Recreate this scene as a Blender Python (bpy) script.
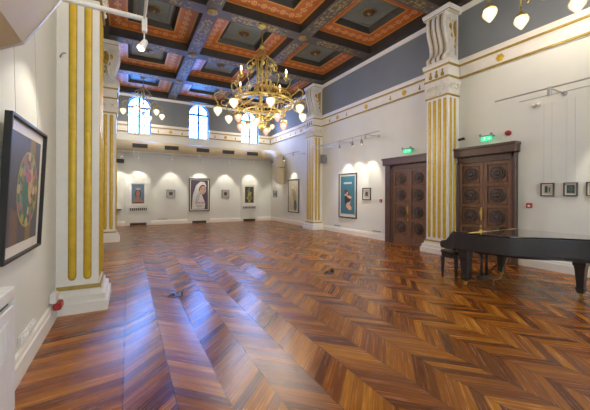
import bpy, bmesh, math, random
from mathutils import Vector, Matrix
random.seed(7)
for o in list(bpy.data.objects): bpy.data.objects.remove(o)
scene = bpy.context.scene
COL = scene.collection
PI = math.pi
R = math.radians
XL, XR, YB, YF, ZC = -0.84, 7.98, 17.76, -3.4, 6.72     # room shell (metres)

# ------------------------------------------------------------------ camera, world, exposure
cam_d = bpy.data.cameras.new('camera'); cam = bpy.data.objects.new('camera', cam_d); COL.objects.link(cam)
cam_d.sensor_width = 36; cam_d.sensor_fit = 'HORIZONTAL'
cam_d.lens = 305.5 / 590 * 36
cam_d.shift_y = -10.06 / 590
cam_d.clip_start = 0.05
yaw, roll = R(28.66), R(-0.237)
fw = Vector((math.sin(yaw), math.cos(yaw), 0)); rt = Vector((math.cos(yaw), -math.sin(yaw), 0)); up = Vector((0, 0, 1))
r2 = rt * math.cos(roll) - up * math.sin(roll); u2 = rt * math.sin(roll) + up * math.cos(roll)
cam.matrix_world = Matrix(((r2.x, u2.x, -fw.x, 0), (r2.y, u2.y, -fw.y, 0), (r2.z, u2.z, -fw.z, 1.6), (0, 0, 0, 1)))
scene.camera = cam

world = bpy.data.worlds.new('sky'); scene.world = world; world.use_nodes = True
wnt = world.node_tree; bg = wnt.nodes['Background']       # clear blue sky beyond the end wall, hazy white sky behind the viewpoint
tc = wnt.nodes.new('ShaderNodeTexCoord'); sx_ = wnt.nodes.new('ShaderNodeSeparateXYZ'); wnt.links.new(tc.outputs['Generated'], sx_.inputs[0])
mr = wnt.nodes.new('ShaderNodeMapRange'); mr.inputs[1].default_value = -0.5; mr.inputs[2].default_value = 0.5; wnt.links.new(sx_.outputs[1], mr.inputs[0])
mx = wnt.nodes.new('ShaderNodeMix'); mx.data_type = 'RGBA'; wnt.links.new(mr.outputs[0], mx.inputs[0])
mx.inputs[6].default_value = (1.9, 2.0, 1.95, 1); mx.inputs[7].default_value = (1.7, 6.2, 19.5, 1)
wnt.links.new(mx.outputs[2], bg.inputs[0]); bg.inputs[1].default_value = 1.0

P_MAIN, P_SMALL, P_SPOT = 11.0, 10.0, 30.0      # watts per lamp
scene.view_settings.view_transform = 'Standard'; scene.view_settings.look = 'None'
scene.view_settings.gamma = 1; scene.view_settings.use_curve_mapping = False
scene.view_settings.exposure = 1.6

# ------------------------------------------------------------------ materials
def nt_mat(name):
    m = bpy.data.materials.new(name); m.use_nodes = True
    return m, m.node_tree, m.node_tree.nodes['Principled BSDF']
def N(nt, typ, **kw):
    n = nt.nodes.new(typ)
    for k, v in kw.items(): setattr(n, k, v)
    return n
def setin(nt, sock, v):
    if hasattr(v, 'is_output'): nt.links.new(v, sock)
    else: sock.default_value = v
def M_(nt, op, a, b=None, c=None):
    n = N(nt, 'ShaderNodeMath', operation=op)
    for i, v in enumerate((a, b, c)):
        if v is not None: setin(nt, n.inputs[i], v)
    return n.outputs[0]
def mix(nt, fac, a, b):
    n = N(nt, 'ShaderNodeMix', data_type='RGBA')
    setin(nt, n.inputs[0], fac); setin(nt, n.inputs[6], a); setin(nt, n.inputs[7], b)
    return n.outputs[2]
def noise(nt, vec, scale, detail=3, rough=0.5):
    n = N(nt, 'ShaderNodeTexNoise'); nt.links.new(vec, n.inputs['Vector'])
    n.inputs['Scale'].default_value = scale; n.inputs['Detail'].default_value = detail; n.inputs['Roughness'].default_value = rough
    return n.outputs['Fac']
def ramp(nt, fac, stops):
    n = N(nt, 'ShaderNodeValToRGB'); nt.links.new(fac, n.inputs[0])
    e = n.color_ramp.elements
    while len(e) < len(stops): e.new(0.5)
    for i, (p, c) in enumerate(stops): e[i].position = p; e[i].color = (*c, 1)
    return n.outputs[0]
def pos(nt): return N(nt, 'ShaderNodeNewGeometry').outputs['Position']
def obco(nt): return N(nt, 'ShaderNodeTexCoord').outputs['Object']
def plain(name, col, rough=0.5, metal=0.0, var=0.06, scale=6, bump=0.0, bscale=40, coat=0.0):
    m, nt, b = nt_mat(name)
    p = obco(nt); f = noise(nt, p, scale)
    lo = tuple(max(0, c * (1 - var)) for c in col); hi = tuple(min(1, c * (1 + var)) for c in col)
    nt.links.new(ramp(nt, f, [(0.3, lo), (0.7, hi)]), b.inputs['Base Color'])
    b.inputs['Roughness'].default_value = rough; b.inputs['Metallic'].default_value = metal
    b.inputs['Coat Weight'].default_value = coat
    if bump:
        bn = N(nt, 'ShaderNodeBump'); bn.inputs['Strength'].default_value = bump; bn.inputs['Distance'].default_value = 0.01
        nt.links.new(noise(nt, p, bscale), bn.inputs['Height']); nt.links.new(bn.outputs[0], b.inputs['Normal'])
    return m
def glow(name, col, strength, transp=0.0):
    m, nt, b = nt_mat(name)
    nt.nodes.remove(b); out = nt.nodes['Material Output']
    e = N(nt, 'ShaderNodeEmission'); e.inputs[0].default_value = (*col, 1); e.inputs[1].default_value = strength
    if transp:      # lamp glass: glows towards its middle, clearer at the rim
        lw = N(nt, 'ShaderNodeLayerWeight'); lw.inputs[0].default_value = 0.35
        nt.links.new(M_(nt, 'MULTIPLY', M_(nt, 'SUBTRACT', 1.15, lw.outputs['Facing']), strength), e.inputs[1])
        t = N(nt, 'ShaderNodeBsdfTransparent'); t.inputs[0].default_value = (1.0, .92, .86, 1)
        s = N(nt, 'ShaderNodeMixShader'); s.inputs[0].default_value = transp
        nt.links.new(e.outputs[0], s.inputs[1]); nt.links.new(t.outputs[0], s.inputs[2]); nt.links.new(s.outputs[0], out.inputs[0])
    else: nt.links.new(e.outputs[0], out.inputs[0])
    return m

def floor_mat():
    m, nt, b = nt_mat('chevron_parquet')
    sep = N(nt, 'ShaderNodeSeparateXYZ'); P = pos(nt); nt.links.new(P, sep.inputs[0]); X, Y = sep.outputs[0], sep.outputs[1]
    W, H = 0.3625, 0.118
    u = M_(nt, 'DIVIDE', M_(nt, 'ADD', X, 0.03), W)
    col = M_(nt, 'FLOOR', u); fu = M_(nt, 'FRACT', u)
    par = M_(nt, 'MODULO', M_(nt, 'ADD', col, 40.0), 2.0)
    sgn = M_(nt, 'SUBTRACT', 1.0, M_(nt, 'MULTIPLY', par, 2.0))
    border = M_(nt, 'LESS_THAN', X, -0.03)
    inv = M_(nt, 'SUBTRACT', 1.0, border)
    chev = M_(nt, 'MULTIPLY', M_(nt, 'MULTIPLY', sgn, M_(nt, 'SUBTRACT', fu, M_(nt, 'MULTIPLY', par, 1.0))), W * 1.0)
    off = M_(nt, 'ADD', M_(nt, 'MULTIPLY', chev, inv), M_(nt, 'MULTIPLY', M_(nt, 'MULTIPLY', X, 0.14), border))
    v = M_(nt, 'DIVIDE', M_(nt, 'SUBTRACT', Y, off), H)
    pid = M_(nt, 'FLOOR', v); fv = M_(nt, 'FRACT', v)
    colb = M_(nt, 'MULTIPLY', col, inv)
    cv = N(nt, 'ShaderNodeCombineXYZ'); nt.links.new(M_(nt, 'ADD', colb, 3.3), cv.inputs[0]); nt.links.new(pid, cv.inputs[1])
    wn = N(nt, 'ShaderNodeTexWhiteNoise', noise_dimensions='3D'); nt.links.new(cv.outputs[0], wn.inputs['Vector'])
    base = ramp(nt, wn.outputs['Value'], [(0.0, (0.125, 0.034, 0.005)), (0.25, (0.225, 0.065, 0.007)), (0.5, (0.30, 0.094, 0.009)), (0.75, (0.37, 0.128, 0.011)), (1.0, (0.51, 0.20, 0.019))])
    # grain in plank coordinates: along = X (long), across = v
    gv = N(nt, 'ShaderNodeCombineXYZ')
    nt.links.new(M_(nt, 'MULTIPLY', X, 2.2), gv.inputs[0]); nt.links.new(M_(nt, 'MULTIPLY', v, 3.5), gv.inputs[1])
    nt.links.new(M_(nt, 'MULTIPLY', wn.outputs['Value'], 30.0), gv.inputs[2])
    g = noise(nt, gv.outputs[0], 1.6, 5, 0.6)
    gr = ramp(nt, g, [(0.25, (0.50, 0.47, 0.42)), (0.75, (1.35, 1.32, 1.25))])
    mm = N(nt, 'ShaderNodeMix', data_type='RGBA', blend_type='MULTIPLY'); mm.inputs[0].default_value = 1
    nt.links.new(base, mm.inputs[6]); nt.links.new(gr, mm.inputs[7])
    # joints
    eu = M_(nt, 'MINIMUM', fu, M_(nt, 'SUBTRACT', 1.0, fu))
    ju = M_(nt, 'MULTIPLY', M_(nt, 'LESS_THAN', eu, 0.012), inv)
    jb = M_(nt, 'LESS_THAN', M_(nt, 'ABSOLUTE', M_(nt, 'ADD', X, 0.03)), 0.005)
    ev = M_(nt, 'MINIMUM', fv, M_(nt, 'SUBTRACT', 1.0, fv))
    jv = M_(nt, 'LESS_THAN', ev, 0.018)
    j = M_(nt, 'MAXIMUM', M_(nt, 'MAXIMUM', ju, jb), jv)
    c = mix(nt, M_(nt, 'MULTIPLY', j, 0.7), mm.outputs[2], (0.03, 0.012, 0.005, 1))
    nt.links.new(c, b.inputs['Base Color'])
    rg = M_(nt, 'ADD', 0.19, M_(nt, 'MULTIPLY', g, 0.14))
    nt.links.new(rg, b.inputs['Roughness'])
    b.inputs['Specular IOR Level'].default_value = 0.5
    b.inputs['Anisotropic'].default_value = 0.65
    tg = N(nt, 'ShaderNodeCombineXYZ'); tg.inputs[0].default_value = 1.0
    nt.links.new(M_(nt, 'ADD', M_(nt, 'MULTIPLY', sgn, inv), M_(nt, 'MULTIPLY', border, 0.14)), tg.inputs[1])
    nt.links.new(tg.outputs[0], b.inputs['Tangent'])
    bn = N(nt, 'ShaderNodeBump'); bn.inputs['Strength'].default_value = 0.15; bn.inputs['Distance'].default_value = 0.004
    nt.links.new(M_(nt, 'SUBTRACT', M_(nt, 'MULTIPLY', g, 0.4), j), bn.inputs['Height']); nt.links.new(bn.outputs[0], b.inputs['Normal'])
    return m

def uvsep(nt):
    t = N(nt, 'ShaderNodeTexCoord'); s = N(nt, 'ShaderNodeSeparateXYZ'); nt.links.new(t.outputs['UV'], s.inputs[0])
    return t.outputs['UV'], s.outputs[0], s.outputs[1]
def orange_mat():
    m, nt, b = nt_mat('orange_coffer_border')
    uv, U, V = uvsep(nt)
    du = M_(nt, 'SUBTRACT', M_(nt, 'FRACT', M_(nt, 'DIVIDE', U, 0.30)), 0.5)
    dv = M_(nt, 'MULTIPLY', M_(nt, 'SUBTRACT', V, 0.5), 1.6)
    d = M_(nt, 'SQRT', M_(nt, 'ADD', M_(nt, 'MULTIPLY', du, du), M_(nt, 'MULTIPLY', dv, dv)))
    ring = M_(nt, 'LESS_THAN', M_(nt, 'ABSOLUTE', M_(nt, 'SUBTRACT', d, 0.23)), 0.07)
    dot = M_(nt, 'LESS_THAN', d, 0.10)
    du2 = M_(nt, 'SUBTRACT', M_(nt, 'FRACT', M_(nt, 'ADD', M_(nt, 'DIVIDE', U, 0.30), 0.5)), 0.5)
    d2 = M_(nt, 'SQRT', M_(nt, 'ADD', M_(nt, 'MULTIPLY', du2, du2), M_(nt, 'MULTIPLY', dv, dv)))
    dot2 = M_(nt, 'LESS_THAN', d2, 0.10)
    edge = M_(nt, 'GREATER_THAN', M_(nt, 'ABSOLUTE', M_(nt, 'SUBTRACT', V, 0.5)), 0.40)
    n = noise(nt, uv, 5, 3)
    basec = ramp(nt, n, [(0.3, (0.34, 0.085, 0.022)), (0.7, (0.48, 0.135, 0.03))])
    c = mix(nt, M_(nt, 'MULTIPLY', ring, 0.8), basec, (0.72, 0.36, 0.10, 1))
    c = mix(nt, M_(nt, 'MULTIPLY', M_(nt, 'MAXIMUM', dot, dot2), 0.8), c, (0.62, 0.45, 0.28, 1))
    c = mix(nt, edge, c, (0.55, 0.24, 0.035, 1))
    nt.links.new(c, b.inputs['Base Color']); b.inputs['Roughness'].default_value = 0.45
    return m
def beam_mat():
    m, nt, b = nt_mat('painted_beam_floral')
    uv, U, V = uvsep(nt)
    mp = N(nt, 'ShaderNodeMapping'); nt.links.new(uv, mp.inputs[0]); mp.inputs['Scale'].default_value = (26, 5, 1)
    vo = N(nt, 'ShaderNodeTexVoronoi'); nt.links.new(mp.outputs[0], vo.inputs['Vector']); vo.inputs['Scale'].default_value = 1.0
    leaf = M_(nt, 'LESS_THAN', vo.outputs['Distance'], 0.50)
    inner = M_(nt, 'LESS_THAN', vo.outputs['Distance'], 0.17)
    band = M_(nt, 'LESS_THAN', M_(nt, 'ABSOLUTE', M_(nt, 'SUBTRACT', V, 0.5)), 0.36)
    seg = M_(nt, 'LESS_THAN', M_(nt, 'ABSOLUTE', M_(nt, 'SUBTRACT', U, 0.5)), 0.36)
    msk = M_(nt, 'MULTIPLY', M_(nt, 'MULTIPLY', band, seg), leaf)
    n = noise(nt, uv, 8, 3)
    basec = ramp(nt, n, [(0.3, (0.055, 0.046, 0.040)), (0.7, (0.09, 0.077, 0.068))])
    c = mix(nt, msk, basec, (0.25, 0.185, 0.07, 1))
    c = mix(nt, M_(nt, 'MULTIPLY', M_(nt, 'MULTIPLY', band, seg), inner), c, (0.42, 0.33, 0.14, 1))
    nt.links.new(c, b.inputs['Base Color']); b.inputs['Roughness'].default_value = 0.6
    return m
def wood_mat(name, lo, hi, rough=0.4, scale=(9, 9, 1.2)):
    m, nt, b = nt_mat(name)
    mp = N(nt, 'ShaderNodeMapping'); nt.links.new(obco(nt), mp.inputs[0]); mp.inputs['Scale'].default_value = scale
    n = noise(nt, mp.outputs[0], 3, 5, 0.6)
    nt.links.new(ramp(nt, n, [(0.3, lo), (0.7, hi)]), b.inputs['Base Color']); b.inputs['Roughness'].default_value = rough
    bn = N(nt, 'ShaderNodeBump'); bn.inputs['Strength'].default_value = 0.2; bn.inputs['Distance'].default_value = 0.004
    nt.links.new(n, bn.inputs['Height']); nt.links.new(bn.outputs[0], b.inputs['Normal'])
    return m
def glass_mat():
    m, nt, b = nt_mat('window_glass')
    nt.nodes.remove(b); out = nt.nodes['Material Output']
    t = N(nt, 'ShaderNodeBsdfTransparent'); t.inputs[0].default_value = (0.93, 0.97, 1, 1)
    g = N(nt, 'ShaderNodeBsdfGlossy'); g.inputs['Roughness'].default_value = 0.05
    s = N(nt, 'ShaderNodeMixShader'); s.inputs[0].default_value = 0.08
    nt.links.new(t.outputs[0], s.inputs[1]); nt.links.new(g.outputs[0], s.inputs[2]); nt.links.new(s.outputs[0], out.inputs[0])
    return m
def blotch_mat():
    m, nt, b = nt_mat('painted_abstract')
    vo = N(nt, 'ShaderNodeTexVoronoi'); nt.links.new(obco(nt), vo.inputs['Vector']); vo.inputs['Scale'].default_value = 17
    h = N(nt, 'ShaderNodeSeparateColor'); nt.links.new(vo.outputs['Color'], h.inputs[0])
    c = ramp(nt, h.outputs[0], [(0.0, (0.03, 0.10, 0.07)), (0.15, (0.28, 0.22, 0.04)), (0.3, (0.20, 0.04, 0.03)), (0.45, (0.07, 0.05, 0.03)), (0.6, (0.12, 0.26, 0.17)), (0.75, (0.50, 0.20, 0.22)), (0.9, (0.05, 0.04, 0.05)), (1.0, (0.50, 0.46, 0.36))])
    nt.links.new(c, b.inputs['Base Color']); b.inputs['Roughness'].default_value = 0.5
    return m

MAT = {
 'floor': floor_mat(),
 'wall': plain('wall_paint_white', (0.68, 0.692, 0.64), 0.75, var=0.03, scale=1.2, bump=0.05),
 'blue': plain('wall_paint_slate_blue', (0.185, 0.207, 0.225), 0.7, var=0.04, scale=1.2),
 'trim': plain('trim_white', (0.74, 0.72, 0.67), 0.5, var=0.03),
 'plaster': plain('carved_plaster', (0.68, 0.66, 0.60), 0.55, var=0.08, scale=14, bump=0.25, bscale=30),
 'gold': plain('gilded_paint', (0.60, 0.40, 0.02), 0.38, 0.15, var=0.12, scale=10),
 'gold_dk': plain('gilded_moulding', (0.33, 0.23, 0.045), 0.4, 0.25, var=0.15, scale=10),  # darker gold; the olive look of gilding in shade is in its colour
 'goldleaf': plain('gilded_leaf', (0.50, 0.29, 0.05), 0.4, 0.4, var=0.3, scale=25, bump=0.5, bscale=40),
 'orange': orange_mat(), 'beam': beam_mat(),
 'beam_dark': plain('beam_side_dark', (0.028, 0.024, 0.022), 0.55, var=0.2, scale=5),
 'panel': plain('coffer_panel_grey', (0.14, 0.165, 0.17), 0.55, var=0.1, scale=4),
 'oldgold': plain('old_gold', (0.30, 0.20, 0.07), 0.45, 0.4, var=0.2, scale=20),
 'rosette_dark': plain('rosette_dark', (0.09, 0.05, 0.025), 0.45, 0.2, var=0.3, scale=20),
 'door': wood_mat('dark_oak_door', (0.125, 0.062, 0.036), (0.245, 0.128, 0.074)),
 'door_dk': wood_mat('dark_oak_frame', (0.065, 0.036, 0.026), (0.125, 0.070, 0.050)),
 'medal': plain('dark_carved_medallion', (0.075, 0.052, 0.047), 0.28, 0.1, var=0.35, scale=22, bump=0.6, bscale=35),
 'brass': plain('brass', (0.68, 0.46, 0.13), 0.28, 0.9, var=0.12, scale=20),
 'brass_dk': plain('brass_fixture', (0.42, 0.31, 0.08), 0.36, 0.6, var=0.2, scale=20),
 'black': plain('black_lacquer', (0.026, 0.026, 0.029), 0.32, var=0.1, coat=0.25),
 'gloss': plain('black_lid_polish', (0.012, 0.012, 0.012), 0.08, var=0.1, coat=1.0),
 'black_matt': plain('black_matt', (0.012, 0.012, 0.013), 0.5, var=0.2),
 'ivory': plain('ivory_keys', (0.75, 0.72, 0.64), 0.35),
 'leather': plain('black_leather', (0.012, 0.011, 0.011), 0.45, var=0.2, bump=0.2, bscale=60),
 'steel': plain('brushed_steel', (0.45, 0.45, 0.44), 0.35, 0.35),
 'darksteel': plain('dark_metal', (0.09, 0.09, 0.095), 0.45, 0.5),
 'duct': plain('beige_sheet_metal', (0.60, 0.51, 0.33), 0.5, var=0.06, scale=3),
 'lip': plain('galvanised_edge', (0.55, 0.55, 0.58), 0.4, 0.4),
 'vent': plain('vent_dark', (0.055, 0.055, 0.06), 0.6, var=0.2),
 'grille': plain('grille_brown_black', (0.035, 0.025, 0.02), 0.5, var=0.2),
 'red': plain('red_plastic', (0.36, 0.025, 0.03), 0.35),
 'green': glow('exit_green', (0.06, 0.72, 0.32), 0.5),
 'signwhite': glow('exit_white', (0.75, 1.0, 0.85), 0.45),
 'white': plain('white_plastic', (0.76, 0.75, 0.72), 0.4),
 'greyplastic': plain('grey_plastic', (0.22, 0.22, 0.23), 0.5),
 'glass': glass_mat(),
 'winframe': plain('window_frame_blue', (0.06, 0.15, 0.30), 0.5),
 'shade': glow('lamp_glass_warm', (1.0, 0.80, 0.55), 0.8, 0.5),
 'shade_pink': glow('lamp_glass_pink', (1.0, 0.52, 0.38), 0.6, 0.5),
 'flame': glow('bulb_glow', (1.0, 0.84, 0.55), 2.6),
 'lens': glow('spot_lens', (1.0, 0.93, 0.8), 8.0),
 'blotch': blotch_mat(),
}
_cm = {}
def flat(rgb, rough=0.5):
    k = tuple(rgb)
    if k not in _cm: _cm[k] = plain('print_ink', rgb, rough, var=0.12, scale=18)
    return _cm[k]

# ------------------------------------------------------------------ mesh builder
BASE = {}
class MB:
    def __init__(s): s.v = []; s.f = []; s.m = []; s.sm = []; s.uv = []
    def face(s, pts, mat=0, smooth=False, uv=None):
        i = len(s.v); s.v += [Vector(p) for p in pts]; s.f.append(list(range(i, i + len(pts)))); s.m.append(mat); s.sm.append(smooth); s.uv.append(uv)
    def grid(s, rows, mat=0, smooth=True, closed=False, cap=False):
        i = len(s.v); n = len(rows[0])
        for r in rows: s.v += [Vector(p) for p in r]
        for a in range(len(rows) - 1):
            for b in range(n if closed else n - 1):
                c = (b + 1) % n
                s.f.append([i + a * n + b, i + a * n + c, i + (a + 1) * n + c, i + (a + 1) * n + b]); s.m.append(mat); s.sm.append(smooth); s.uv.append(None)
        if cap:
            s.f.append([i + b for b in range(n)][::-1]); s.m.append(mat); s.sm.append(False); s.uv.append(None)
            k = i + (len(rows) - 1) * n
            s.f.append([k + b for b in range(n)]); s.m.append(mat); s.sm.append(False); s.uv.append(None)
        return s
    def box(s, a, b, mat=0, bev=0.0):
        x0, x1 = sorted((a[0], b[0])); y0, y1 = sorted((a[1], b[1])); z0, z1 = sorted((a[2], b[2]))
        if bev:
            e = min(bev, (x1 - x0) * .45, (y1 - y0) * .45, (z1 - z0) * .45)
            def ring(z, i): return [(x0 + i + e, y0 + i, z), (x1 - i - e, y0 + i, z), (x1 - i, y0 + i + e, z), (x1 - i, y1 - i - e, z), (x1 - i - e, y1 - i, z), (x0 + i + e, y1 - i, z), (x0 + i, y1 - i - e, z), (x0 + i, y0 + i + e, z)]
            s.grid([ring(z0, e * .6), ring(z0 + e, 0), ring(z1 - e, 0), ring(z1, e * .6)], mat, False, True, True); return s
        r = lambda z: [(x0, y0, z), (x1, y0, z), (x1, y1, z), (x0, y1, z)]
        s.grid([r(z0), r(z1)], mat, False, True, True); return s
    def prism(s, poly, vec, mat=0, smooth=False):
        vec = Vector(vec); s.grid([[Vector(p) for p in poly], [Vector(p) + vec for p in poly]], mat, smooth, True, True); return s
    def tube(s, pts, r, n=8, mat=0, cap=True):
        pts = [Vector(p) for p in pts]; rows = []; prev = None
        for i, p in enumerate(pts):
            t = (pts[min(i + 1, len(pts) - 1)] - pts[max(i - 1, 0)])
            t = t.normalized() if t.length > 1e-9 else Vector((0, 0, 1))
            a = prev if prev is not None else (Vector((0, 0, 1)) if abs(t.z) < .9 else Vector((1, 0, 0)))
            a = (a - t * a.dot(t)).normalized(); prev = a; b = t.cross(a)
            rr = r[i] if isinstance(r, (list, tuple)) else r
            rows.append([p + (a * math.cos(2 * PI * k / n) + b * math.sin(2 * PI * k / n)) * rr for k in range(n)])
        s.grid(rows, mat, True, True, cap); return s
    def lathe(s, prof, c, n=16, mat=0, ax='z', sign=1, lobes=0, amp=0.0, smooth=True):
        rows = []
        for (r, h) in prof:
            row = []
            for k in range(n):
                a = 2 * PI * k / n; rr = r * (1 + amp * math.cos(lobes * a)) if lobes else r
                p, q = rr * math.cos(a), rr * math.sin(a)
                row.append(Vector(c) + (Vector((p, q, h * sign)) if ax == 'z' else Vector((h * sign, p, q)) if ax == 'x' else Vector((p, h * sign, q))))
            rows.append(row)
        s.grid(rows, mat, smooth, True, True); return s
    def ball(s, c, r, n=10, mat=0, sc=(1, 1, 1)):
        rows = []
        for i in range(n // 2 + 1):
            th = PI * (0.02 + 0.96 * i / (n // 2))
            rows.append([Vector(c) + Vector((r * sc[0] * math.sin(th) * math.cos(2 * PI * k / n), r * sc[1] * math.sin(th) * math.sin(2 * PI * k / n), -r * sc[2] * math.cos(th))) for k in range(n)])
        s.grid(rows, mat, True, True, True); return s
    def build(s, name, mats, parent=None, recalc=True):
        base = BASE.get(parent.name, Vector((0, 0, 0))) if parent else Vector((0, 0, 0))
        me = bpy.data.meshes.new(name)
        me.from_pydata([v - base for v in s.v], [], s.f)
        for m in (mats if isinstance(mats, (list, tuple)) else [mats]): me.materials.append(MAT[m] if isinstance(m, str) else m)
        for p, mi, sm in zip(me.polygons, s.m, s.sm): p.material_index = mi; p.use_smooth = sm
        if any(u for u in s.uv):
            l = me.uv_layers.new(name='UVMap')
            for p, u in zip(me.polygons, s.uv):
                if u:
                    for k, li in enumerate(p.loop_indices): l.data[li].uv = u[k]
        elif recalc:
            bm = bmesh.new(); bm.from_mesh(me); bmesh.ops.recalc_face_normals(bm, faces=bm.faces); bm.to_mesh(me); bm.free()
        o = bpy.data.objects.new(name, me); COL.objects.link(o)
        if parent: o.parent = parent
        BASE[o.name] = base
        return o
def tag(o, label=None, cat=None, group=None, kind=None):
    if label: o['label'] = label
    if cat: o['category'] = cat
    if group: o['group'] = group
    if kind: o['kind'] = kind
    return o
def thing(name, label, cat, loc, group=None):
    o = bpy.data.objects.new(name, None); COL.objects.link(o); o.location = loc; o.empty_display_size = 0.1
    BASE[o.name] = Vector(loc); return tag(o, label, cat, group)
def struct(name, loc=None, label=None):
    o = bpy.data.objects.new(name, None); COL.objects.link(o); o.location = loc or (0, 0, 0); BASE[o.name] = Vector(loc or (0, 0, 0))
    return tag(o, label, None, None, 'structure')
def copy_tree(o, parent=None):
    c = o.copy(); COL.objects.link(c)
    if parent: c.parent = parent
    for ch in list(o.children): copy_tree(ch, c)
    return c
def smoothpath(pts, n=5):
    P = [Vector(p) for p in pts]; out = []
    for i in range(len(P) - 1):
        p0, p1, p2, p3 = P[max(i - 1, 0)], P[i], P[i + 1], P[min(i + 2, len(P) - 1)]
        for k in range(n):
            t = k / n
            out.append(0.5 * ((2 * p1) + (p2 - p0) * t + (2 * p0 - 5 * p1 + 4 * p2 - p3) * t * t + (3 * p1 - p0 - 3 * p2 + p3) * t ** 3))
    out.append(P[-1]); return out

# ------------------------------------------------------------------ room shell
def S(o, label): return tag(o, label, None, None, 'structure')
m = MB(); m.box((XL - .3, YF - .3, -0.2), (XR + .3, YB + .3, 0)); S(m.build('floor', 'floor'), 'glossy brown chevron parquet floor')
ZW = 4.80
for nm, x0, x1 in (('wall_left', XL - .3, XL), ('wall_right', XR, XR + .3)):
    m = MB(); m.box((x0, YF, 0), (x1, YB, ZW), 0); m.box((x0, YF, ZW), (x1, YB, 7.6), 1)
    S(m.build(nm, ['wall', 'blue']), 'white plaster wall with slate blue band above the cornice')
WIN = [(0.50, 1.08), (3.50, 1.10), (6.56, 1.10)]      # centre x, width
WZ0, WZS = 4.74, 6.14                                  # sill, spring line
def arch(cx, w, z0=WZ0, zs=WZS, n=14, ins=0.0):
    r = w / 2 - ins
    return [(cx - r, z0 + ins)] + [(cx - r * math.cos(PI * k / n), zs + (r) * math.sin(PI * k / n)) for k in range(n + 1)] + [(cx + r, z0 + ins)]
T = 0.32
def end_wall(nm, wins, y, sg, zs0, zs1, label, first, wl, bars):
    m = MB(); t_ = T * sg
    m.box((XL, y, 0), (XR, y + t_, min(zs0, ZW)), 0)
    xs = [XL] + [e for c, w in wins for e in (c - w / 2, c + w / 2)] + [XR]
    for i in range(0, len(xs), 2):
        if zs0 < ZW: m.box((xs[i], y, zs0), (xs[i + 1], y + t_, ZW), 0)
        m.box((xs[i], y, ZW), (xs[i + 1], y + t_, 7.6), 1)
    for c, w in wins:
        a = arch(c, w, zs0, zs1)[1:-1]
        for (p, q) in zip(a[:-1], a[1:]):
            m.prism([(p[0], y, p[1]), (q[0], y, q[1]), (q[0], y, 7.6), (p[0], y, 7.6)], (0, t_, 0), 1)
    S(m.build(nm, ['wall', 'blue']), label)
    for i, (c, w) in enumerate(wins):
        win = struct('window_%d' % (i + first), (c, y, zs0), wl)
        f = MB(); a0 = arch(c, w, zs0, zs1); a1 = arch(c, w, zs0, zs1, ins=0.06); yf = y + .12 * sg
        for k in range(len(a0)):
            k2 = (k + 1) % len(a0)
            f.prism([(a0[k][0], yf, a0[k][1]), (a0[k2][0], yf, a0[k2][1]), (a1[k2][0], yf, a1[k2][1]), (a1[k][0], yf, a1[k][1])], (0, .09 * sg, 0))
        f.build('window_frame', 'winframe', win)
        g = MB(); r = w / 2 - .05
        g.box((c - .055, yf + .01 * sg, zs0 + .05), (c + .055, yf + .08 * sg, zs1 + r))
        g.box((c - r, yf + .01 * sg, zs1 - .08), (c + r, yf + .08 * sg, zs1 + .03))
        for zz in bars: g.box((c - r, yf + .02 * sg, zz - .022), (c + r, yf + .07 * sg, zz + .022))
        for sx in (-1, 1): g.box((c + sx * r / 2 - .022, yf + .02 * sg, zs0 + .05), (c + sx * r / 2 + .022, yf + .07 * sg, zs1))
        g.build('glazing_bars', 'winframe', win)
        p = MB(); p.face([(q[0], yf + .05 * sg, q[1]) for q in arch(c, w, zs0, zs1, ins=0.03)]); p.build('pane', 'glass', win)
end_wall('wall_back', WIN, YB, 1, WZ0, WZS, 'white end wall with slate blue band and three arched windows', 1, 'tall arched window high in the end wall', (5.20, 5.66))
end_wall('wall_front', [(.75, 1.9), (3.57, 1.9), (6.4, 1.9)], YF, -1, 0.9, 5.3, 'white wall behind the viewpoint with three added tall windows', 4, 'added tall arched window behind the viewpoint, lighting the near end', (1.8, 2.7, 3.6, 4.5))  # unseen windows, added to light the near end of the hall

# ceiling
ceil = struct('ceiling', (0, 0, 0), 'dark coffered ceiling with painted orange borders')
m = MB(); m.box((XL - .3, YF - .3, 7.42), (XR + .3, YB + .3, 7.6)); m.build('ceiling_slab', 'beam_dark', ceil)
BX = [2.05, 4.98]; BY = [-0.40, 2.60, 5.60, 8.63, 11.67, 14.67]; HB = 0.21
GX = [XL] + BX + [XR]; GY = [YF] + BY + [YB]
def ex(G, i): return (G[i] + (0.30 if i == 0 else HB), G[i + 1] - (0.30 if i == len(G) - 2 else HB))
ZB, ZO, ZI, ZP = ZC, 7.0, 7.06, 7.20
def qbeam(m, x0, x1, y0, y1, along):
    P = [(x0, y0, ZB), (x1, y0, ZB), (x1, y1, ZB), (x0, y1, ZB)]
    uv = [(0, 0), (0, 1), (1, 1), (1, 0)] if along == 'y' else [(0, 0), (1, 0), (1, 1), (0, 1)]
    m.face(P, 0, uv=uv)
for bi, bx in enumerate([XL + .15] + BX + [XR - .15]):
    h = HB if bi in (1, 2) else .15
    b = MB(); 
    for j in range(len(GY) - 1): qbeam(b, bx - h, bx + h, GY[j], GY[j + 1], 'y')
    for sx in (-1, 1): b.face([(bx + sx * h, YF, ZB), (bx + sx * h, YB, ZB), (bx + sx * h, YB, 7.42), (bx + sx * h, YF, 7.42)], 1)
    b.build('beam', ['beam' if bi in (1, 2) else 'beam_dark', 'beam_dark'], ceil)
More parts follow.
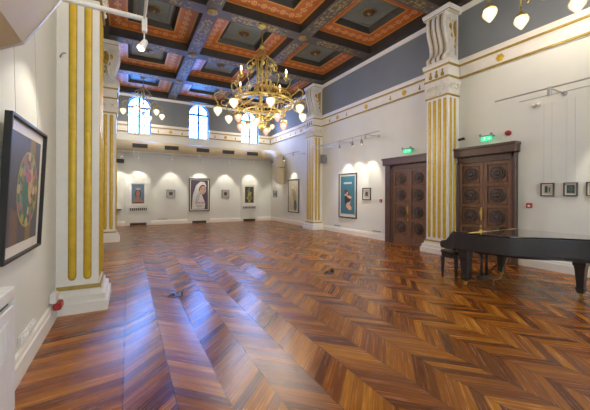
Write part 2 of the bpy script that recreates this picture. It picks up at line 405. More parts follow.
for by in BY + [YF + .15, YB - .15]:
    h = HB if by in BY else .15
    for i in range(3):
        x0, x1 = ex(GX, i)
        b = MB(); qbeam(b, x0, x1, by - h, by + h, 'x')
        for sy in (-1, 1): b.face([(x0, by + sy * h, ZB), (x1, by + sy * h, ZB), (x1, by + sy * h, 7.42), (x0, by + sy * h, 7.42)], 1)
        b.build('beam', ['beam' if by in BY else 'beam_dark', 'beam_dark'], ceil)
for bx in BX:
    for by in BY:
        b = MB(); b.lathe([(.15, 0), (.15, -.02), (.11, -.045), (.085, -.03), (.06, -.05), (.02, -.07)], (bx, by, ZB), 16); b.build('boss', 'oldgold', ceil)
for i in range(3):
    for j in range(len(GY) - 1):
        x0, x1 = ex(GX, i); y0, y1 = ex(GY, j)
        wd = 0.52; wi = 0.60
        b = MB()
        O = [(x0, y0), (x1, y0), (x1, y1), (x0, y1)]; I = [(x0 + wd, y0 + wd), (x1 - wd, y0 + wd), (x1 - wd, y1 - wd), (x0 + wd, y1 - wd)]
        for k in range(4):
            k2 = (k + 1) % 4; L = (Vector(O[k2]) - Vector(O[k])).length
            b.face([(*O[k], ZO), (*O[k2], ZO), (*I[k2], ZI), (*I[k], ZI)], 0, uv=[(0, 0), (L, 0), (L - wd, 1), (wd, 1)])
        cof = b.build('coffer_border', 'orange', ceil)
        b = MB(); J = [(x0 + wi, y0 + wi), (x1 - wi, y0 + wi), (x1 - wi, y1 - wi), (x0 + wi, y1 - wi)]
        for k in range(4):
            k2 = (k + 1) % 4
            b.face([(*I[k], ZI), (*I[k2], ZI), (*J[k2], ZP), (*J[k], ZP)], 1)
        b.face([(*p, ZP) for p in J], 1)
        K = [(x0 + wi + .06, y0 + wi + .06), (x1 - wi - .06, y0 + wi + .06), (x1 - wi - .06, y1 - wi - .06), (x0 + wi + .06, y1 - wi - .06)]
        b.face([(*p, ZP - .012) for p in K], 0)
        g_ = .15; K2 = [(x0 + wi + g_, y0 + wi + g_), (x1 - wi - g_, y0 + wi + g_), (x1 - wi - g_, y1 - wi - g_), (x0 + wi + g_, y1 - wi - g_)]
        for k in range(4):
            p, q = Vector((*K2[k], ZP - .014)), Vector((*K2[(k + 1) % 4], ZP - .014)); b.tube([p, q], .011, 4, 2)
        b.build('coffer_panel', ['panel', 'beam_dark', 'oldgold'], ceil)
        b = MB(); c = ((x0 + x1) / 2, (y0 + y1) / 2, ZP - .012)
        b.lathe([(.22, 0), (.22, -.02), (.205, -.03), (.195, -.02)], c, 20, 0); b.lathe([(.20, -.015), (.18, -.035), (.13, -.06), (.05, -.045)], c, 20, 1, lobes=8, amp=.08)
        b.lathe([(.05, -.03), (.05, -.07), (.02, -.10)], c, 10, 0); b.build('rosette', ['oldgold', 'rosette_dark'], ceil)

# cornice and mouldings
def side_map(side):
    if side == 'R': return lambda d, t, z: Vector((XR - d, t, z))
    if side == 'L': return lambda d, t, z: Vector((XL + d, t, z))
    return lambda d, t, z: Vector((t, YB - d, z))
def strip(m, f, prof, t0, t1, mat=0):
    m.prism([f(d, t0, z) for d, z in prof], f(0, t1, 0) - f(0, t0, 0), mat)
def orn_drop(m, f, t, z, d, s=1.0):
    prof = [(.0, .09), (.03, .05), (.018, .02), (.045, -.05), (.05, -.08), (.02, -.11)]
    rows = []
    for r, h in prof:
        rows.append([f(d + max(0, r * s * math.sin(a)), t + r * s * math.cos(a), z + h * s) for a in [PI * k / 6 for k in range(7)]])
    m.grid(rows)
def orn_rosette(m, f, t, z, d, s=1.0):
    rows = []
    for r, h in [(.095, 0), (.095, .02), (.075, .035), (.05, .025), (.035, .045), (.005, .05)]:
        rows.append([f(d + h * s, t + r * s * (1 + .10 * math.cos(6 * a)) * math.cos(a), z + r * s * (1 + .10 * math.cos(6 * a)) * math.sin(a)) for a in [2 * PI * k / 24 for k in range(24)]])
    m.grid(rows, closed=True)
CP = [(0, 4.768), (.045, 4.768), (.06, 4.84), (.04, 4.86), (.04, 5.06), (.07, 5.09), (.10, 5.14), (.13, 5.20), (.13, 5.27), (0, 5.27)]
def cornice(nm, side, segs, ros, drops, label):
    f = side_map(side); t = struct(nm, tuple(f(0, segs[0][0], 4.74)), label)
    for a, b in segs: m = MB(); strip(m, f, CP, a, b); m.build('cornice', 'trim', t)
    for a, b in segs:
        m = MB(); strip(m, f, [(.048, 4.775), (.075, 4.785), (.075, 4.825), (.05, 4.835)], a, b); strip(m, f, [(.075, 5.10), (.11, 5.112), (.115, 5.145), (.098, 5.15)], a, b); m.build('gold_band', 'gold_dk', t)
    for r in ros: m = MB(); orn_rosette(m, f, r, 4.965, .04, .9); m.build('gilt_rosette', 'gold', t)
    for r in drops: m = MB(); orn_drop(m, f, r, 4.97, .035, .8); m.build('gilt_drop', 'gold_dk', t)
PY = [(5.22, 5.88), (11.95, 12.61)]; PL = [(5.09, 5.75), (11.92, 12.58)]     # pilasters on the right and the left wall
cornice('trim_1', 'R', [(YF, PY[0][0] - .06), (PY[0][1] + .06, PY[1][0] - .06), (PY[1][1] + .06, YB)], [-.6, 4.14, 7.08, 8.9, 10.72, 13.9, 16.3], [.9, 2.45, 6.48, 7.69, 10.1, 11.3, 13.3, 14.5, 15.1, 15.7, 16.9], 'white cornice with gold bands on the right wall')
cornice('trim_2', 'L', [(YF, PL[0][0] - .06), (PL[0][1] + .06, PL[1][0] - .06), (PL[1][1] + .06, YB)], [7.08, 8.9, 10.72, 13.9], [6.48, 7.69, 10.1, 13.3, 14.5], 'white cornice with gold bands on the left wall')
BS = [(XL + .13, WIN[0][0] - WIN[0][1] / 2), (WIN[0][0] + WIN[0][1] / 2, WIN[1][0] - WIN[1][1] / 2), (WIN[1][0] + WIN[1][1] / 2, WIN[2][0] - WIN[2][1] / 2), (WIN[2][0] + WIN[2][1] / 2, XR - .13)]
cornice('trim_3', 'B', BS, [2.02, 5.02], [1.40, 2.60, 4.40, 5.62, 7.45], 'white cornice with gold bands on the end wall')
m = MB(); f = side_map('B')
for c, w in WIN: strip(m, f, [(0, 4.69), (.07, 4.69), (.07, 4.735), (0, 4.735)], c - w / 2 - .02, c + w / 2 + .02)
S(m.build('trim_4', 'trim'), 'white sills under the arched windows')
for k, sd in enumerate('RLB'):
    m = MB(); f = side_map(sd); a, b = (YF, YB) if sd != 'B' else (XL + .08, XR - .08)
    strip(m, f, [(0, 6.60), (.04, 6.62), (.07, 6.67), (.08, 6.715), (0, 6.715)], a, b)
    S(m.build('trim_%d' % (5 + k), 'trim'), 'thin white moulding under the ceiling')
BP = [(0, 0), (.04, 0), (.04, .16), (.028, .18), (.022, .215), (0, .225)]
def baseboard(nm, side, segs, label):
    m = MB(); f = side_map(side)
    for a, b in segs: strip(m, f, BP, a, b)
    S(m.build(nm, 'trim'), label)
D1 = (3.72, 5.58); D2 = (5.98, 7.87)
baseboard('baseboard_right', 'R', [(YF, D1[0]), (D2[1], PY[1][0] - .08), (PY[1][1] + .08, YB)], 'white baseboard along the right wall')
baseboard('baseboard_left', 'L', [(YF, 1.95), (2.92, PL[0][0] - .1), (PL[0][1] + .1, PL[1][0] - .1), (PL[1][1] + .1, YB)], 'white baseboard along the left wall')
baseboard('baseboard_back', 'B', [(XL + .04, -.12), (1.06, 2.92), (4.14, 5.98), (7.02, XR - .04)], 'white baseboard between the radiator covers')

# ------------------------------------------------------------------ pilasters
def pilaster(side, y0, y1, label, d=0.47):
    f = side_map(side); w = y1 - y0; yc = (y0 + y1) / 2
    t = thing('pilaster', label, 'pilaster', tuple(f(0, yc, 0)), 'white and gold pilasters along the side walls')
    def slab(m, z0, z1, e0, e1=None, mat=0, db=0):
        e1 = e0 if e1 is None else e1
        r = lambda z, e: [f(db, y0 - e, z), f(d + e, y0 - e, z), f(d + e, y1 + e, z), f(db, y1 + e, z)]
        m.grid([r(z0, e0), r(z1, e1)], mat, False, True, True)
    m = MB(); slab(m, .36, 4.32, 0); m.build('shaft', 'trim', t)
    m = MB(); slab(m, 0, .13, .12); slab(m, .13, .155, .12, .09); slab(m, .155, .22, .09); slab(m, .22, .25, .09, .045); slab(m, .25, .30, .045); slab(m, .30, .36, .015); m.build('base', 'trim', t)
    m = MB(); slab(m, .305, .355, .03, .02, db=.01); m.build('gold_band', 'gold_dk', t)
    # flutes: lower part a convex gilded rod, upper part a shallow gilded channel
    def flute(cx, face):
        def P(a, z, r, dep):
            u, o = r * math.cos(a), dep * math.sin(a)
            return f(d + o, cx + u, z) if face == 'front' else f(cx + u, y0 - o, z) if face == 'near' else f(cx + u, y1 + o, z)
        m = MB(); A = [PI * k / 8 for k in range(9)]
        g = MB(); g.grid([[P(a, z, r, .003) for a in A] for z, r in ((.425, .02), (.45, .042), (.48, .048), (4.22, .048), (4.25, .03))]); g.build('flute_shade_rim', 'gold_dk', t)  # wider dark gold strip paints the shadow along the flute edges
        rows = []
        for k in range(5): z = .48 - .044 * math.cos(PI / 2 * k / 4); s = math.sin(PI / 2 * k / 4) * .98 + .02; rows.append([P(a, z, .040 * s, .024 * s) for a in A])
        for z in (2.42, 2.46): rows.append([P(a, z, .040, .024) for a in A])
        rows.append([P(a, 2.475, .040, .003) for a in A])
        m.grid(rows)
        m.grid([[P(a, 2.475, .037, .012) for a in A], [P(a, 4.20, .037, .012) for a in A], [P(a, 4.23, .024, .006) for a in A], [P(a, 4.24, .001, .002) for a in A]])
        m.build('flute', 'gold', t)
    for k in range(4): flute(y0 + w * (.14 + .24 * k), 'front')
    for fc in ('near', 'far'):
        for k in range(2): flute(d * (.37 + .36 * k), fc)
    m = MB(); slab(m, 4.305, 4.345, .03); m.build('gold_band', 'gold_dk', t)
    m = MB(); slab(m, 4.345, 4.62, .0, .04); slab(m, 4.62, 4.74, .06); 
    m.build('capital', 'plaster', t)
    m = MB()
    def fr(dd, tt, z): return f(dd + d, tt, z)
    def nr(dd, tt, z): return f(tt, y0 - dd, z)
    for k in range(3): m = MB(); orn_rosette(m, fr, y0 + w * (.12 + .38 * k), 4.58, .03, .95); m.build('capital_flower', 'plaster', t); m = MB(); orn_rosette(m, fr, y0 + w * (.12 + .38 * k), 4.58, .055, .45); m.build('flower_centre', 'goldleaf', t)
    for k in range(4): m = MB(); orn_drop(m, fr, y0 + w * (.14 + .24 * k), 4.45, .02, .8); m.build('capital_leaf', 'plaster', t)
    for k in range(2): m = MB(); orn_rosette(m, nr, d * (.30 + .55 * k), 4.58, .03, .9); m.build('capital_flower', 'plaster', t); m = MB(); orn_rosette(m, nr, d * (.30 + .55 * k), 4.58, .055, .42); m.build('flower_centre', 'goldleaf', t)
    m = MB(); slab(m, 4.74, 4.84, .035, .045); slab(m, 4.84, 5.06, .03); slab(m, 5.06, 5.14, .035, .06); slab(m, 5.14, 5.20, .06, .085); slab(m, 5.20, 5.27, .085); m.build('entablature', 'trim', t)
    m = MB(); slab(m, 4.775, 4.83, .053, .055, db=.08); slab(m, 5.10, 5.15, .065, .078, db=.1); m.build('gold_band', 'gold_dk', t)
    m = MB()
    for k in range(3): m = MB(); orn_drop(m, fr, y0 + w * (.22 + .28 * k), 4.97, .028, 1.1); m.build('gilt_drop', 'gold_dk', t)
    # corbel (scroll bracket)
    pr = [(0, 5.27), (.46, 5.27), (.51, 5.31), (.52, 5.38), (.47, 5.44), (.41, 5.50), (.38, 5.60), (.39, 5.74), (.44, 5.92), (.50, 6.10), (.53, 6.26), (.53, 6.42), (.50, 6.52), (.46, 6.56), (0, 6.56)]
    ci = .03
    m = MB(); a = [f(p[0], y0 + ci, p[1]) for p in pr]; b = [f(p[0], y1 - ci, p[1]) for p in pr]; m.grid([a, b], 0, False, True, True)
    front = smoothpath([f(p[0] + .006, y0, p[1]) for p in pr[1:-1]], 3)
    rib = [p for p in front]
    for k in (.12, .40, .60, .88):
        m.tube([p + (f(0, y0 + w * k, 0) - f(0, y0, 0)) for p in rib], .05, 8)
    for yy in (y0 + ci - .02, y1 - ci + .02):
        sp = [f(.36 + (.115 - .014 * k * .62) * math.cos(-k * .6), yy, 6.38 + (.115 - .014 * k * .62) * math.sin(k * .6)) for k in range(13)]
        m.tube(sp, .022, 6)
        sp = [f(.42 + (.07 - .006 * k) * math.cos(k * .6), yy, 5.37 + (.07 - .006 * k) * math.sin(k * .6)) for k in range(11)]
        m.tube(sp, .016, 6)
        m.tube(smoothpath([f(.25, yy, 6.34), f(.28, yy, 6.12), f(.22, yy, 5.85), f(.26, yy, 5.58), f(.36, yy, 5.44)], 4), .022, 6)
    m.build('corbel', 'plaster', t)
    m = MB()
    for k in (.26, .50, .74): m.tube([p + (f(.02, y0 + w * k, 0) - f(0, y0, 0)) for p in rib], .012, 6)
    m.build('gilt_lines', 'gold_dk', t)
    for yy, sg in ((y0 + ci, -1), (y1 - ci, 1)):
        m = MB()
        for (dx, z, r) in ((.22, 6.16, .11), (.33, 6.20, .07), (.17, 6.02, .08), (.26, 5.97, .06), (.17, 5.84, .055), (.15, 5.68, .045), (.17, 6.30, .06)):
            m.ball(f(dx, yy, z), r, 10, 0, (.9, .35, 1.2))
        m.tube([f(.10, yy, 6.42), f(.10, yy, 5.45)], .016, 6)
        m.build('gilt_leaf', 'goldleaf', t)
    m = MB(); slab(m, 6.56, 6.60, .06, .07); slab(m, 6.60, 6.66, .07, .09); slab(m, 6.66, 6.715, .095); m.build('cap', 'trim', t)
    m = MB(); slab(m, 6.575, 6.595, .072, .075, db=.1); m.build('gold_band', 'gold_dk', t)
    return t
pilaster('R', *PY[0], 'white fluted pilaster with gilded flutes standing between the two carved doors')
pilaster('R', *PY[1], 'far white and gold pilaster on the right wall, left of the blue poster')
pilaster('L', *PL[0], 'large near pilaster with two gold flutes, right of the colourful framed print', .48)
pilaster('L', *PL[1], 'far left pilaster with gold flutes, half hidden behind the near pilaster')

# ------------------------------------------------------------------ doors
def door(nm, y0, y1, la, lb, label):
    f = side_map('R'); t = struct(nm, tuple(f(0, (y0 + y1) / 2, 0)), label)
    H = 2.62
    m = MB()
    m.box(f(0, y0 + .03, 0), f(.13, la - .06, H), 0, .012); m.box(f(0, lb + .08, 0), f(.13, y1 - .03, H), 0, .012)
    m.box(f(0, la - .06, 0), f(.09, la, 2.50), 0, .008); m.box(f(0, lb, 0), f(.10, lb + .08, 2.50), 0, .01)
    m.box(f(0, la, 2.46), f(.10, lb, H)); m.build('door_frame', 'door_dk', t)
    m = MB(); m.box(f(0, y0 - .01, H), f(.22, y1 + .01, 2.84), 0, .015); m.box(f(0, y0 - .03, 2.80), f(.25, y1 + .03, 2.86), 0, .01); m.build('lintel', 'door_dk', t)
    a0, b0 = la, lb; mid = (a0 + b0) / 2
    for (a, b) in ((a0, mid - .004), (mid + .004, b0)):
        lw = b - a; m = MB(); m.box(f(0, a, .01), f(.04, b, 2.46))
        st = .085; hs = (2.46 - .10 - .02) / 4
        m.box(f(.05, a, .01), f(.066, a + st, 2.46), 0, .006); m.box(f(.04, b - st, .01), f(.066, b, 2.46), 0, .006)
        zs = [.26 + k * .54 for k in range(5)]
        m.box(f(.05, a + st, .01), f(.062, b - st, zs[0]))
        for z in zs[1:-1]: m.box(f(.05, a + st, z - .04), f(.062, b - st, z + .04), 0, .006)
        m.box(f(.04, a + st, zs[-1] - .04), f(.062, b - st, 2.46))
        leaf = m.build('door_leaf', 'door', t)
        for k in range(4):
            zc = (zs[k] + zs[k + 1]) / 2 + (.02 if k == 0 else 0); m = MB(); c = f(.04, (a + b) / 2, zc)
            m.lathe([(.185, 0), (.185, .02), (.165, .035), (.15, .02), (.13, .02)], c, 24, 0, 'x', -1)
            m.lathe([(.135, .015), (.12, .045), (.085, .03), (.075, .03)], c, 32, 0, 'x', -1, lobes=8, amp=.10)
            m.lathe([(.075, .02), (.06, .055), (.035, .07), (.01, .072)], c, 16, 0, 'x', -1)
            m.build('medallion', 'medal', leaf); m = MB(); e0, e1, g0, g1 = a + st + .018, b - st - .018, zs[k] + .058, zs[k + 1] - .058
            m.tube([f(.044, e0, g0), f(.044, e1, g0), f(.044, e1, g1), f(.044, e0, g1), f(.044, e0, g0)], .014, 6); m.build('panel_moulding', 'door', leaf)
        if b > mid + .1:
            m = MB(); m.box(f(.085, a + .01, .98), f(.10, a + .055, 1.30), 0, .004); m.box(f(.085, a + .01, .78), f(.10, a + .055, .86), 0, .004)
            m.tube(smoothpath([f(.10, a + .032, 1.04), f(.135, a + .032, 1.07), f(.14, a + .032, 1.15), f(.135, a + .032, 1.22), f(.10, a + .032, 1.25)], 4), .010, 8)
            m.build('handle', 'brass', leaf)
door('door_1', *D1, 3.86, 5.17, 'dark carved double door behind the grand piano')
door('door_2', *D2, 6.16, 7.52, 'dark carved double door left of the central pilaster')

# ------------------------------------------------------------------ pictures
def ell(m, f, t, z, rt_, rz, d, mat, a=0.0, n=20):
    m.face([f(d, t + rt_ * math.cos(2 * PI * k / n) * math.cos(a) - rz * math.sin(2 * PI * k / n) * math.sin(a), z + rt_ * math.cos(2 * PI * k / n) * math.sin(a) + rz * math.sin(2 * PI * k / n) * math.cos(a)) for k in range(n)], mat)
def picture(side, t0, t1, z0, z1, label, group, name, cat, fw_, framemat, mat_w, art, cols, depth=.045, wire=True, lean=0.0, off=.0, wz=3.62):
    f0 = side_map(side)
    H = z1 - z0
    f = lambda d, t, z: f0(off + d + lean * (z - z0) / H, t, z)
    th = thing(name, label, cat, tuple(f0(0, (t0 + t1) / 2, z0)), group)
    m = MB()
    def bar(a, b, z_0, z_1): 
        m.grid([[f(.002, a, z_0), f(.002, b, z_0), f(.002, b, z_1), f(.002, a, z_1)], [f(depth, a, z_0), f(depth, b, z_0), f(depth, b, z_1), f(depth, a, z_1)]], 0, False, True, True)
    bar(t0, t0 + fw_, z0, z1); bar(t1 - fw_, t1, z0, z1); bar(t0 + fw_, t1 - fw_, z0, z0 + fw_); bar(t0 + fw_, t1 - fw_, z1 - fw_, z1)
    m.build('frame', framemat, th)
    m = MB(); m.face([f(.016, t0 + fw_ * .8, z0 + fw_ * .8), f(.016, t1 - fw_ * .8, z0 + fw_ * .8), f(.016, t1 - fw_ * .8, z1 - fw_ * .8), f(.016, t0 + fw_ * .8, z1 - fw_ * .8)])
    m.build('mat_board', 'ivory', th)
    e = fw_ + mat_w; a, b, c, d = t0 + e, t1 - e, z0 + e, z1 - e
    m = MB(); m.face([f(.019, a, c), f(.019, b, c), f(.019, b, d), f(.019, a, d)], 0)
    if art: art(m, f, a, b, c, d)
    m.build('print', cols, th)
    if wire:
        m = MB(); tw = t1 - t0
        for k in (.2, .8): m.tube([f(.01, t0 + tw * k, z1 - .01), f0(.012, t0 + tw * k, wz)], .0014, 4)
        m.build('hanging_wire', 'steel', th)
    return th
# flip: on the right wall, larger y lies further left in view
def art_blue(m, f, a, b, c, d):
    w, h = b - a, d - c; X = lambda u: b - u * w; Z = lambda v: c + v * h
    ell(m, f, X(.56), Z(.30), .13 * w, .13 * h, .0205, 1, .35); ell(m, f, X(.66), Z(.19), .13 * w, .06 * h, .0208, 1, .3)
    ell(m, f, X(.50), Z(.42), .21 * w, .09 * h, .0212, 2, .2); ell(m, f, X(.40), Z(.36), .10 * w, .08 * h, .0214, 2)
    ell(m, f, X(.62), Z(.47), .17 * w, .040 * h, .0216, 1, .25); ell(m, f, X(.42), Z(.53), .13 * w, .035 * h, .0218, 1, -.2)
    ell(m, f, X(.40), Z(.60), .12 * w, .060 * h, .022, 3); ell(m, f, X(.56), Z(.545), .10 * w, .045 * h, .0222, 3, .5); ell(m, f, X(.49), Z(.565), .055 * w, .030 * h, .0224, 1)
    for k in range(7): m.face([f(.0225, X(.24 + .08 * k), Z(.80)), f(.0225, X(.30 + .08 * k), Z(.80)), f(.0225, X(.30 + .08 * k), Z(.845)), f(.0225, X(.24 + .08 * k), Z(.845))], 4)
    m.face([f(.0212, X(.02), Z(0.0)), f(.0212, X(.98), Z(0.0)), f(.0212, X(.98), Z(.03)), f(.0212, X(.02), Z(.03))], 4)
picture('R', 9.46, 10.62, .66, 2.50, 'tall blue poster of entwined figures in a dark frame on the right wall', 'framed prints around the hall', 'framed_poster', 'poster', .045, 'darksteel', .07, art_blue, [flat((.045, .155, .215)), flat((.60, .36, .25)), flat((.02, .025, .03)), flat((.10, .04, .025)), flat((.62, .66, .66))])
def art_cream(m, f, a, b, c, d):
    w, h = b - a, d - c; X = lambda u: b - u * w; Z = lambda v: c + v * h
    ell(m, f, X(.45), Z(.66), .36 * w, .20 * h, .021, 1); ell(m, f, X(.45), Z(.66), .27 * w, .15 * h, .0212, 0); ell(m, f, X(.55), Z(.45), .24 * w, .24 * h, .0215, 2, .2); ell(m, f, X(.70), Z(.18), .16 * w, .18 * h, .022, 3); ell(m, f, X(.42), Z(.70), .10 * w, .05 * h, .0222, 2)
    ell(m, f, X(.35), Z(.35), .15 * w, .20 * h, .0222, 1, -.3); ell(m, f, X(.42), Z(.78), .12 * w, .05 * h, .0225, 4)
picture('R', 14.12, 15.36, .64, 2.46, 'tall cream poster with pale figure, between the far pilaster and the duct', 'framed prints around the hall', 'framed_poster', 'poster', .05, 'darksteel', .05, art_cream, [flat((.46, .42, .30)), flat((.55, .47, .28)), flat((.30, .26, .14)), flat((.07, .07, .06)), flat((.60, .55, .42))])
def art_por(m, f, a, b, c, d):
    w, h = b - a, d - c; X = lambda u: a + u * w; Z = lambda v: c + v * h
    ell(m, f, X(.5), Z(.52), .24 * w, .22 * h, .0205, 3); m.face([f(.021, X(.02), Z(0)), f(.021, X(.98), Z(0)), f(.021, X(.86), Z(.17)), f(.021, X(.62), Z(.26)), f(.021, X(.38), Z(.26)), f(.021, X(.14), Z(.17))], 1)
    m.face([f(.0212, X(.40), Z(.2)), f(.0212, X(.60), Z(.2)), f(.0212, X(.60), Z(.45)), f(.0212, X(.40), Z(.45))], 1)
    ell(m, f, X(.5), Z(.52), .155 * w, .15 * h, .0215, 1); ell(m, f, X(.44), Z(.55), .03 * w, .010 * h, .0218, 3); ell(m, f, X(.57), Z(.55), .03 * w, .010 * h, .0218, 3); ell(m, f, X(.505), Z(.44), .04 * w, .012 * h, .0218, 4); ell(m, f, X(.5), Z(.76), .20 * w, .07 * h, .022, 2)
    m.face([f(.0214, X(.05), Z(.0)), f(.0214, X(.95), Z(.0)), f(.0214, X(.85), Z(.06)), f(.0214, X(.15), Z(.06))], 3)
picture('B', .05, .85, 1.02, 2.22, 'white framed portrait of a person on blue, leftmost on the end wall', 'framed prints around the hall', 'framed_print', 'picture', .06, 'white', .05, art_por, [flat((.10, .17, .25)), flat((.36, .16, .09)), flat((.45, .30, .28)), flat((.08, .04, .03)), flat((.30, .06, .05))], off=.07)
def art_hood(m, f, a, b, c, d):
    w, h = b - a, d - c; X = lambda u: a + u * w; Z = lambda v: c + v * h
    m.face([f(.021, X(.06), Z(.02)), f(.021, X(.80), Z(.02)), f(.021, X(.84), Z(.22)), f(.021, X(.62), Z(.52)), f(.021, X(.90), Z(.80)), f(.021, X(.80), Z(.94)), f(.021, X(.55), Z(.95)), f(.021, X(.30), Z(.82)), f(.021, X(.12), Z(.5))], 1)
    ell(m, f, X(.66), Z(.68), .20 * w, .17 * h, .0213, 3, -.25); ell(m, f, X(.70), Z(.655), .185 * w, .145 * h, .0216, 2, -.25); ell(m, f, X(.76), Z(.585), .05 * w, .014 * h, .022, 4, .15)
    for u, v in ((.63, .69), (.80, .68)): ell(m, f, X(u), Z(v), .045 * w, .011 * h, .022, 3); ell(m, f, X(u), Z(v + .03), .06 * w, .006 * h, .022, 3, .15)
    ell(m, f, X(.40), Z(.40), .10 * w, .24 * h, .0214, 5, -.3); ell(m, f, X(.50), Z(.12), .22 * w, .05 * h, .0214, 5)
    for k in range(6): m.face([f(.022, X(.30 + .09 * k), Z(.20)), f(.022, X(.36 + .09 * k), Z(.20)), f(.022, X(.36 + .09 * k), Z(.26)), f(.022, X(.30 + .09 * k), Z(.26))], 4)
picture('B', 2.96, 4.10, .66, 2.51, 'large poster of a white hooded figure in the middle of the end wall', 'framed prints around the hall', 'framed_poster', 'poster', .06, 'darksteel', .04, art_hood, [flat((.07, .05, .085)), flat((.62, .60, .56)), flat((.52, .33, .24)), flat((.10, .05, .04)), flat((.40, .20, .24)), flat((.45, .43, .42))], off=.07)
def art_dark(m, f, a, b, c, d):
    w, h = b - a, d - c; X = lambda u: a + u * w; Z = lambda v: c + v * h
    for u, v, r, k in ((.5, .5, .2, 1), (.42, .72, .14, 2), (.6, .3, .22, 2), (.35, .3, .15, 1), (.62, .6, .13, 1), (.5, .88, .1, 2), (.5, .12, .14, 1)): ell(m, f, X(u), Z(v), r * w, r * w * 1.2, .021 + .0004 * u * 3, k)
picture('B', 6.06, 6.92, .96, 2.24, 'white framed dark green and yellow print, rightmost on the end wall', 'framed prints around the hall', 'framed_print', 'picture', .06, 'white', .09, art_dark, [flat((.045, .05, .04)), flat((.36, .32, .10)), flat((.17, .19, .08))], off=.07)
def art_small(m, f, a, b, c, d):
    w, h = b - a, d - c
    m.face([f(.021, a + w * .22, c + h * .22), f(.021, b - w * .22, c + h * .22), f(.021, b - w * .22, d - h * .22), f(.021, a + w * .22, d - h * .22)], 1)
    ell(m, f, (a + b) / 2, (c + d) / 2, w * .14, h * .2, .0215, 2)
sm = [flat((.42, .39, .32)), flat((.10, .10, .095)), flat((.03, .03, .03))]
G = 'small framed prints'
picture('B', 1.82, 2.25, 1.44, 1.85, 'small framed print between the blue portrait and the hooded figure', G, 'small_frame', 'picture', .03, 'darksteel', .02, art_small, sm)
picture('B', 4.82, 5.25, 1.42, 1.88, 'small framed print between the hooded figure and the green print', G, 'small_frame', 'picture', .03, 'darksteel', .02, art_small, sm)
picture('R', 16.88, 17.36, 1.45, 1.85, 'tiny framed print under the far duct, near the back corner', G, 'small_frame', 'picture', .03, 'darksteel', .02, art_small, sm)
picture('R', 8.66, 9.11, 1.42, 1.88, 'small dark framed print just right of the blue poster', G, 'small_frame', 'picture', .035, 'darksteel', .05, art_small, sm)
def art_left(m, f, a, b, c, d):
    w, h = b - a, d - c
    m.face([f(.021, a + w * .06, c + h * .10), f(.021, b - w * .06, c + h * .10), f(.021, b - w * .06, d - h * .06), f(.021, a + w * .06, d - h * .06)], 1); ell(m, f, a + w * .5, c + h * .55, w * .3, h * .33, .0215, 2)
teal = [flat((.50, .47, .38)), flat((.02, .055, .06)), flat((.07, .11, .10))]
def art_pair(m, f, a, b, c, d):
    w, h = b - a, d - c
    m.face([f(.021, a + w * .48, c + h * .15), f(.021, b - w * .18, c + h * .15), f(.021, b - w * .18, d - h * .12), f(.021, a + w * .48, d - h * .12)], 1); ell(m, f, a + w * .28, c + h * .5, w * .10, h * .3, .0215, 2)
picture('R', 3.06, 3.30, 1.60, 1.88, 'small frame nearest the door, leftmost of the row of three', G, 'small_frame', 'picture', .02, 'darksteel', .025, art_pair, teal)
picture('R', 2.67, 2.90, 1.60, 1.88, 'small frame with a dark teal picture, middle of the row of three', G, 'small_frame', 'picture', .02, 'darksteel', .025, art_left, teal)
picture('R', 2.30, 2.54, 1.60, 1.88, 'small frame cut by the right edge, rightmost of the row of three', G, 'small_frame', 'picture', .02, 'darksteel', .025, art_left, teal)
# large print on the left wall
def art_big(m, f, a, b, c, d):
    w, h = b - a, d - c
    m.face([f(.020, a + w * .56, c), f(.020, a + w * .74, c), f(.020, a + w * .80, d), f(.020, a + w * .60, d)], 2)
    m.face([f(.020, a + w * .08, c), f(.020, a + w * .30, c), f(.020, a + w * .30, c + h * .28), f(.020, a + w * .08, c + h * .34)], 3)
    ell(m, f, a + w * .58, c + h * .50, w * .36, h * .37, .0205, 4); ell(m, f, a + w * .58, c + h * .50, w * .335, h * .35, .0207, 5); ell(m, f, a + w * .58, c + h * .50, w * .27, h * .29, .021, 1)
    for k in range(12): ell(m, f, a + w * (.58 + .30 * math.cos(k * PI / 6)), c + h * (.5 + .32 * math.sin(k * PI / 6)), w * .05, h * .045, .0212, (6, 7, 4)[k % 3])
    ell(m, f, a + w * .50, c + h * .44, w * .10, h * .2, .0215, 5, .2); ell(m, f, a + w * .66, c + h * .56, w * .07, h * .16, .0215, 6, -.2); ell(m, f, a + w * .58, c + h * .62, w * .10, h * .06, .0218, 7)
picture('L', 2.96, 4.06, 1.07, 2.21, 'large black framed colourful print hanging on the left wall', 'framed prints around the hall', 'framed_print', 'picture', .022, 'black_matt', .09, art_big,
        [flat((.075, .075, .09)), 'blotch', flat((.22, .15, .05)), flat((.16, .10, .07)), flat((.34, .29, .08)), flat((.05, .15, .11)), flat((.46, .34, .16)), flat((.36, .12, .15))], depth=.048, lean=.05, wz=4.0)

# ------------------------------------------------------------------ radiator covers and grilles on the end wall
f = side_map('B')
RL = ['white radiator cover panel below the blue portrait', 'white radiator cover panel behind the hooded poster', 'white radiator cover panel below the green print']
for (a, b, lb) in ((-.12, 1.06, RL[0]), (2.92, 4.14, RL[1]), (5.98, 7.02, RL[2])):
    t = thing('radiator_cover', lb, 'radiator cover', tuple(f(0, (a + b) / 2, 0)), 'radiator covers along the end wall')
    m = MB(); m.box(f(0, a, .0), f(.065, b, 2.62)); m.build('panel', 'wall', t)
    c = (a + b) / 2; 
    g = MB(); g.box(f(.065, c - .38, .005), f(.085, c + .38, .13)); 
    for k in range(15): g.box(f(.085, c - .36 + k * .05, .015), f(.095, c - .34 + k * .05, .12))
    g.build('floor_grille', 'grille', t)
    if b - a < 1.2:
        g = MB(); g.box(f(.065, c - .46, .90), f(.15, c + .46, .95), 0, .008); g.build('shelf', 'white', t)
        g = MB()
        for k in range(9): g.box(f(.064, c - .38 + k * .09, .76), f(.067, c - .33 + k * .09, .88))
        g.build('vent_slots', 'vent', t)
